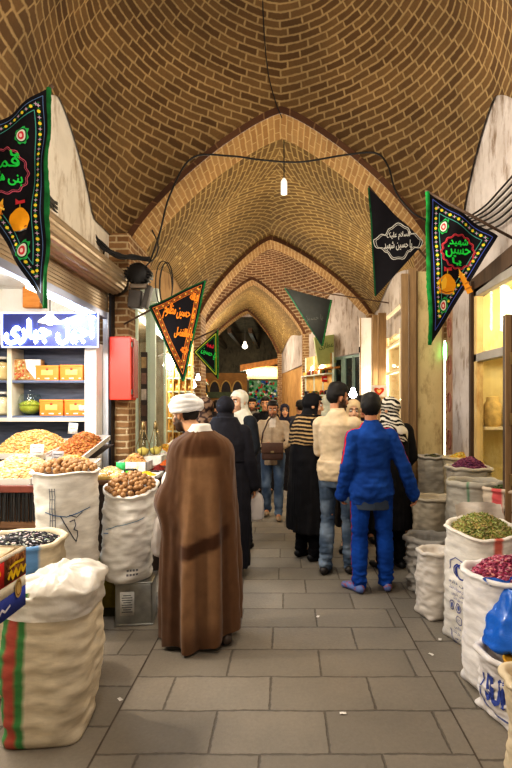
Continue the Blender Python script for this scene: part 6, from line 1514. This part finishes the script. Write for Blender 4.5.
# orange bordered
p=Pennant('black pennant with orange border and orange Persian lettering, by the left pier',[(150,307),(205,281),(183,381)],5.6,.0,.02,4)
m=MB(); p.loop(m,4.0,2.6,C(140,72,26),.004); p.loop(m,2.2,.5,C(206,120,50)); p.loop(m,5.9,.5,C(206,120,50)); m.build('border_lines',INK,p.t)
m=MB(); p.beads(m,4.0,3.2,.8,[C(240,180,80),C(120,50,30)]); o=m.build('border_flowers',INK,p.t); o['kind']='stuff'
p.fringe(0,1.0,C(36,96,60)); p.fringe(1,1.2,C(36,120,66)); p.fringe(2,1.0,C(36,96,60))
for wd,cx,cy,w,h,ro in (('ابدالله',194.5,298,8,9,.25),('یا حسین مظلوم',179,313,31,17,.22),('یا اباالفضل',184,334,17,11,.18)): m=MB(); f=p.mp(cx,cy,.008,ro); put_text(m,wd,f,w=w,h=h,col=C(240,140,40),bold=.28); m.build('calligraphy',INK,p.t)
m=MB()
f=p.mp(184.5,350,.008)
for i in range(6): a=2*PI*i/6; blot(m,f,[(math.cos(a)*2.6+math.cos(2*PI*j/8)*1.5,math.sin(a)*2+math.sin(2*PI*j/8)*1.3) for j in range(8)],C(226,120,36))
line_print(m,f,[(0,-2),(-.5,-9)],.8,C(226,120,36)); m.build('flower_ornament',INK,p.t)
pole('brown pole from the brick pier carrying the orange lettered pennant',P(126,324,5.95)+Vector((-.02,0,0)),p.F(206,280,0)+Vector((.01,.02,.01)))
# small green lettered
p=Pennant('small black pennant with a yellow green border and green and red lettering',[(193,352),(217.5,330),(217.5,379)],7.9,.0,.02,5)
m=MB(); p.loop(m,1.6,1.0,C(170,190,60)); p.loop(m,3.1,.5,C(40,140,70)); m.build('border_lines',INK,p.t)
m=MB(); f=p.mp(209.5,351,.008,.5); put_text(m,'یا حسین',lambda a,b:f(a+.5,b-2),w=15,h=8,col=C(40,210,90),bold=.25); put_text(m,'شهید',lambda a,b:f(a-2,b+5),w=8,h=5,col=C(210,40,60),bold=.25); m.build('calligraphy',INK,p.t); p.fringe(1,1.0,C(60,150,70))
pole('thin pole carrying the small green lettered pennant',Vector((-1.98,8.0,z(356,8.0))),p.F(218,329,0)+Vector((0,.02,.01)))
# dark one in the distance
p=Pennant('plain dark pennant with a green edge hanging far back on the right',[(285,288),(331,300),(322,346)],9.4,.0,.02,6,C(30,32,32))
p.fringe(1,1.2,C(40,110,60)); p.fringe(2,.8,C(36,80,60)); m=MB(); f=p.mp(314,318,.008); put_text(m,'یا حسین',f,w=18,h=7,col=C(58,60,58)); m.build('calligraphy',INK,p.t)
pole('thin pole carrying the plain dark pennant from the right wall',Vector((1.93,9.5,z(303,9.5))),p.F(284,287,0)+Vector((0,.02,.01)))
# ------------------------------------------------------------------ light and camera
def lamp(name,kind,loc,energy,col,size=.1,rot=None,spot=None):
    d=bpy.data.lights.new(name,kind); d.energy=energy; d.color=col
    if kind=='POINT': d.shadow_soft_size=size
    if kind=='AREA': d.shape='RECTANGLE'; d.size=size[0]; d.size_y=size[1]
    o=bpy.data.objects.new(name,d); COL.objects.link(o); o.location=loc
    if rot: o.rotation_euler=rot
    return o
WARM=(1.0,.82,.60); NEUT=(1.0,.92,.80); COOL=(.80,.90,1.0)
lamp('stall_tube_light','AREA',(-2.35,4.7,2.55),36,COOL,(.3,1.8),(0,math.radians(-20),0))
lamp('stall_tube_light','AREA',(-2.6,3.0,2.7),40,NEUT,(.8,1.6),(0,math.radians(-28),0))
lamp('stall_light','POINT',(-2.9,4.6,2.5),14,NEUT,.15)
lamp('stall_light','POINT',(-2.15,3.3,2.45),70,(1,.86,.68),.05)  # added lamp without a fixture, throws warm patches on the paving
lamp('stall_light','POINT',(-2.2,8.2,2.3),80,(1,.90,.74),.15)
lamp('stall_light','POINT',(-2.3,13.4,2.2),60,WARM,.15)
lamp('window_room_light','POINT',(2.4,4.6,2.5),26,WARM,.15)
lamp('stall_light','POINT',(2.0,8.6,2.0),70,WARM,.12)
lamp('stall_light','POINT',(.4,15.6,2.2),40,WARM,.12)
lamp('bay_fill_light','POINT',(-.1,1.2,4.3),150,(1,.92,.80),.5)  # bay lights: unseen fill lamps added to brighten the vaults and the walk
lamp('bay_fill_light','POINT',(.35,4.2,3.5),95,(1,.90,.74),.5)
lamp('bay_fill_light','POINT',(0,9.0,3.3),85,(1,.86,.64),.4)
lamp('bay_fill_light','POINT',(-.7,13.2,3.4),110,(1,.88,.70),.4)
lamp('bay_fill_light','POINT',(-1.6,17.6,3.4),170,(1,.88,.70),.4)
lamp('hall_light','POINT',(-1.9,24.2,2.6),70,(.9,1,.85),.3)
w=bpy.data.worlds.new('world'); SC.world=w; w.use_nodes=True
bg=w.node_tree.nodes['Background']; bg.inputs[0].default_value=(1,.90,.78,1); bg.inputs[1].default_value=.55
cd=bpy.data.cameras.new('camera'); cam=bpy.data.objects.new('camera',cd); COL.objects.link(cam)
cam.location=(0,0,EYE); cam.rotation_euler=(PI/2,0,0); cd.sensor_fit='HORIZONTAL'; cd.sensor_width=36; cd.lens=36
cd.shift_x=-(VX-256)/F; cd.shift_y=(VY-384)/F; cd.clip_start=.05; cd.clip_end=100
SC.camera=cam
SC.view_settings.view_transform='Standard'; SC.view_settings.look='Medium High Contrast'; SC.view_settings.exposure=0.36
SC.cycles.use_denoising=True
SC.cycles.max_bounces=8; SC.cycles.diffuse_bounces=4; SC.cycles.transparent_max_bounces=12
SC.cycles.sample_clamp_indirect=6
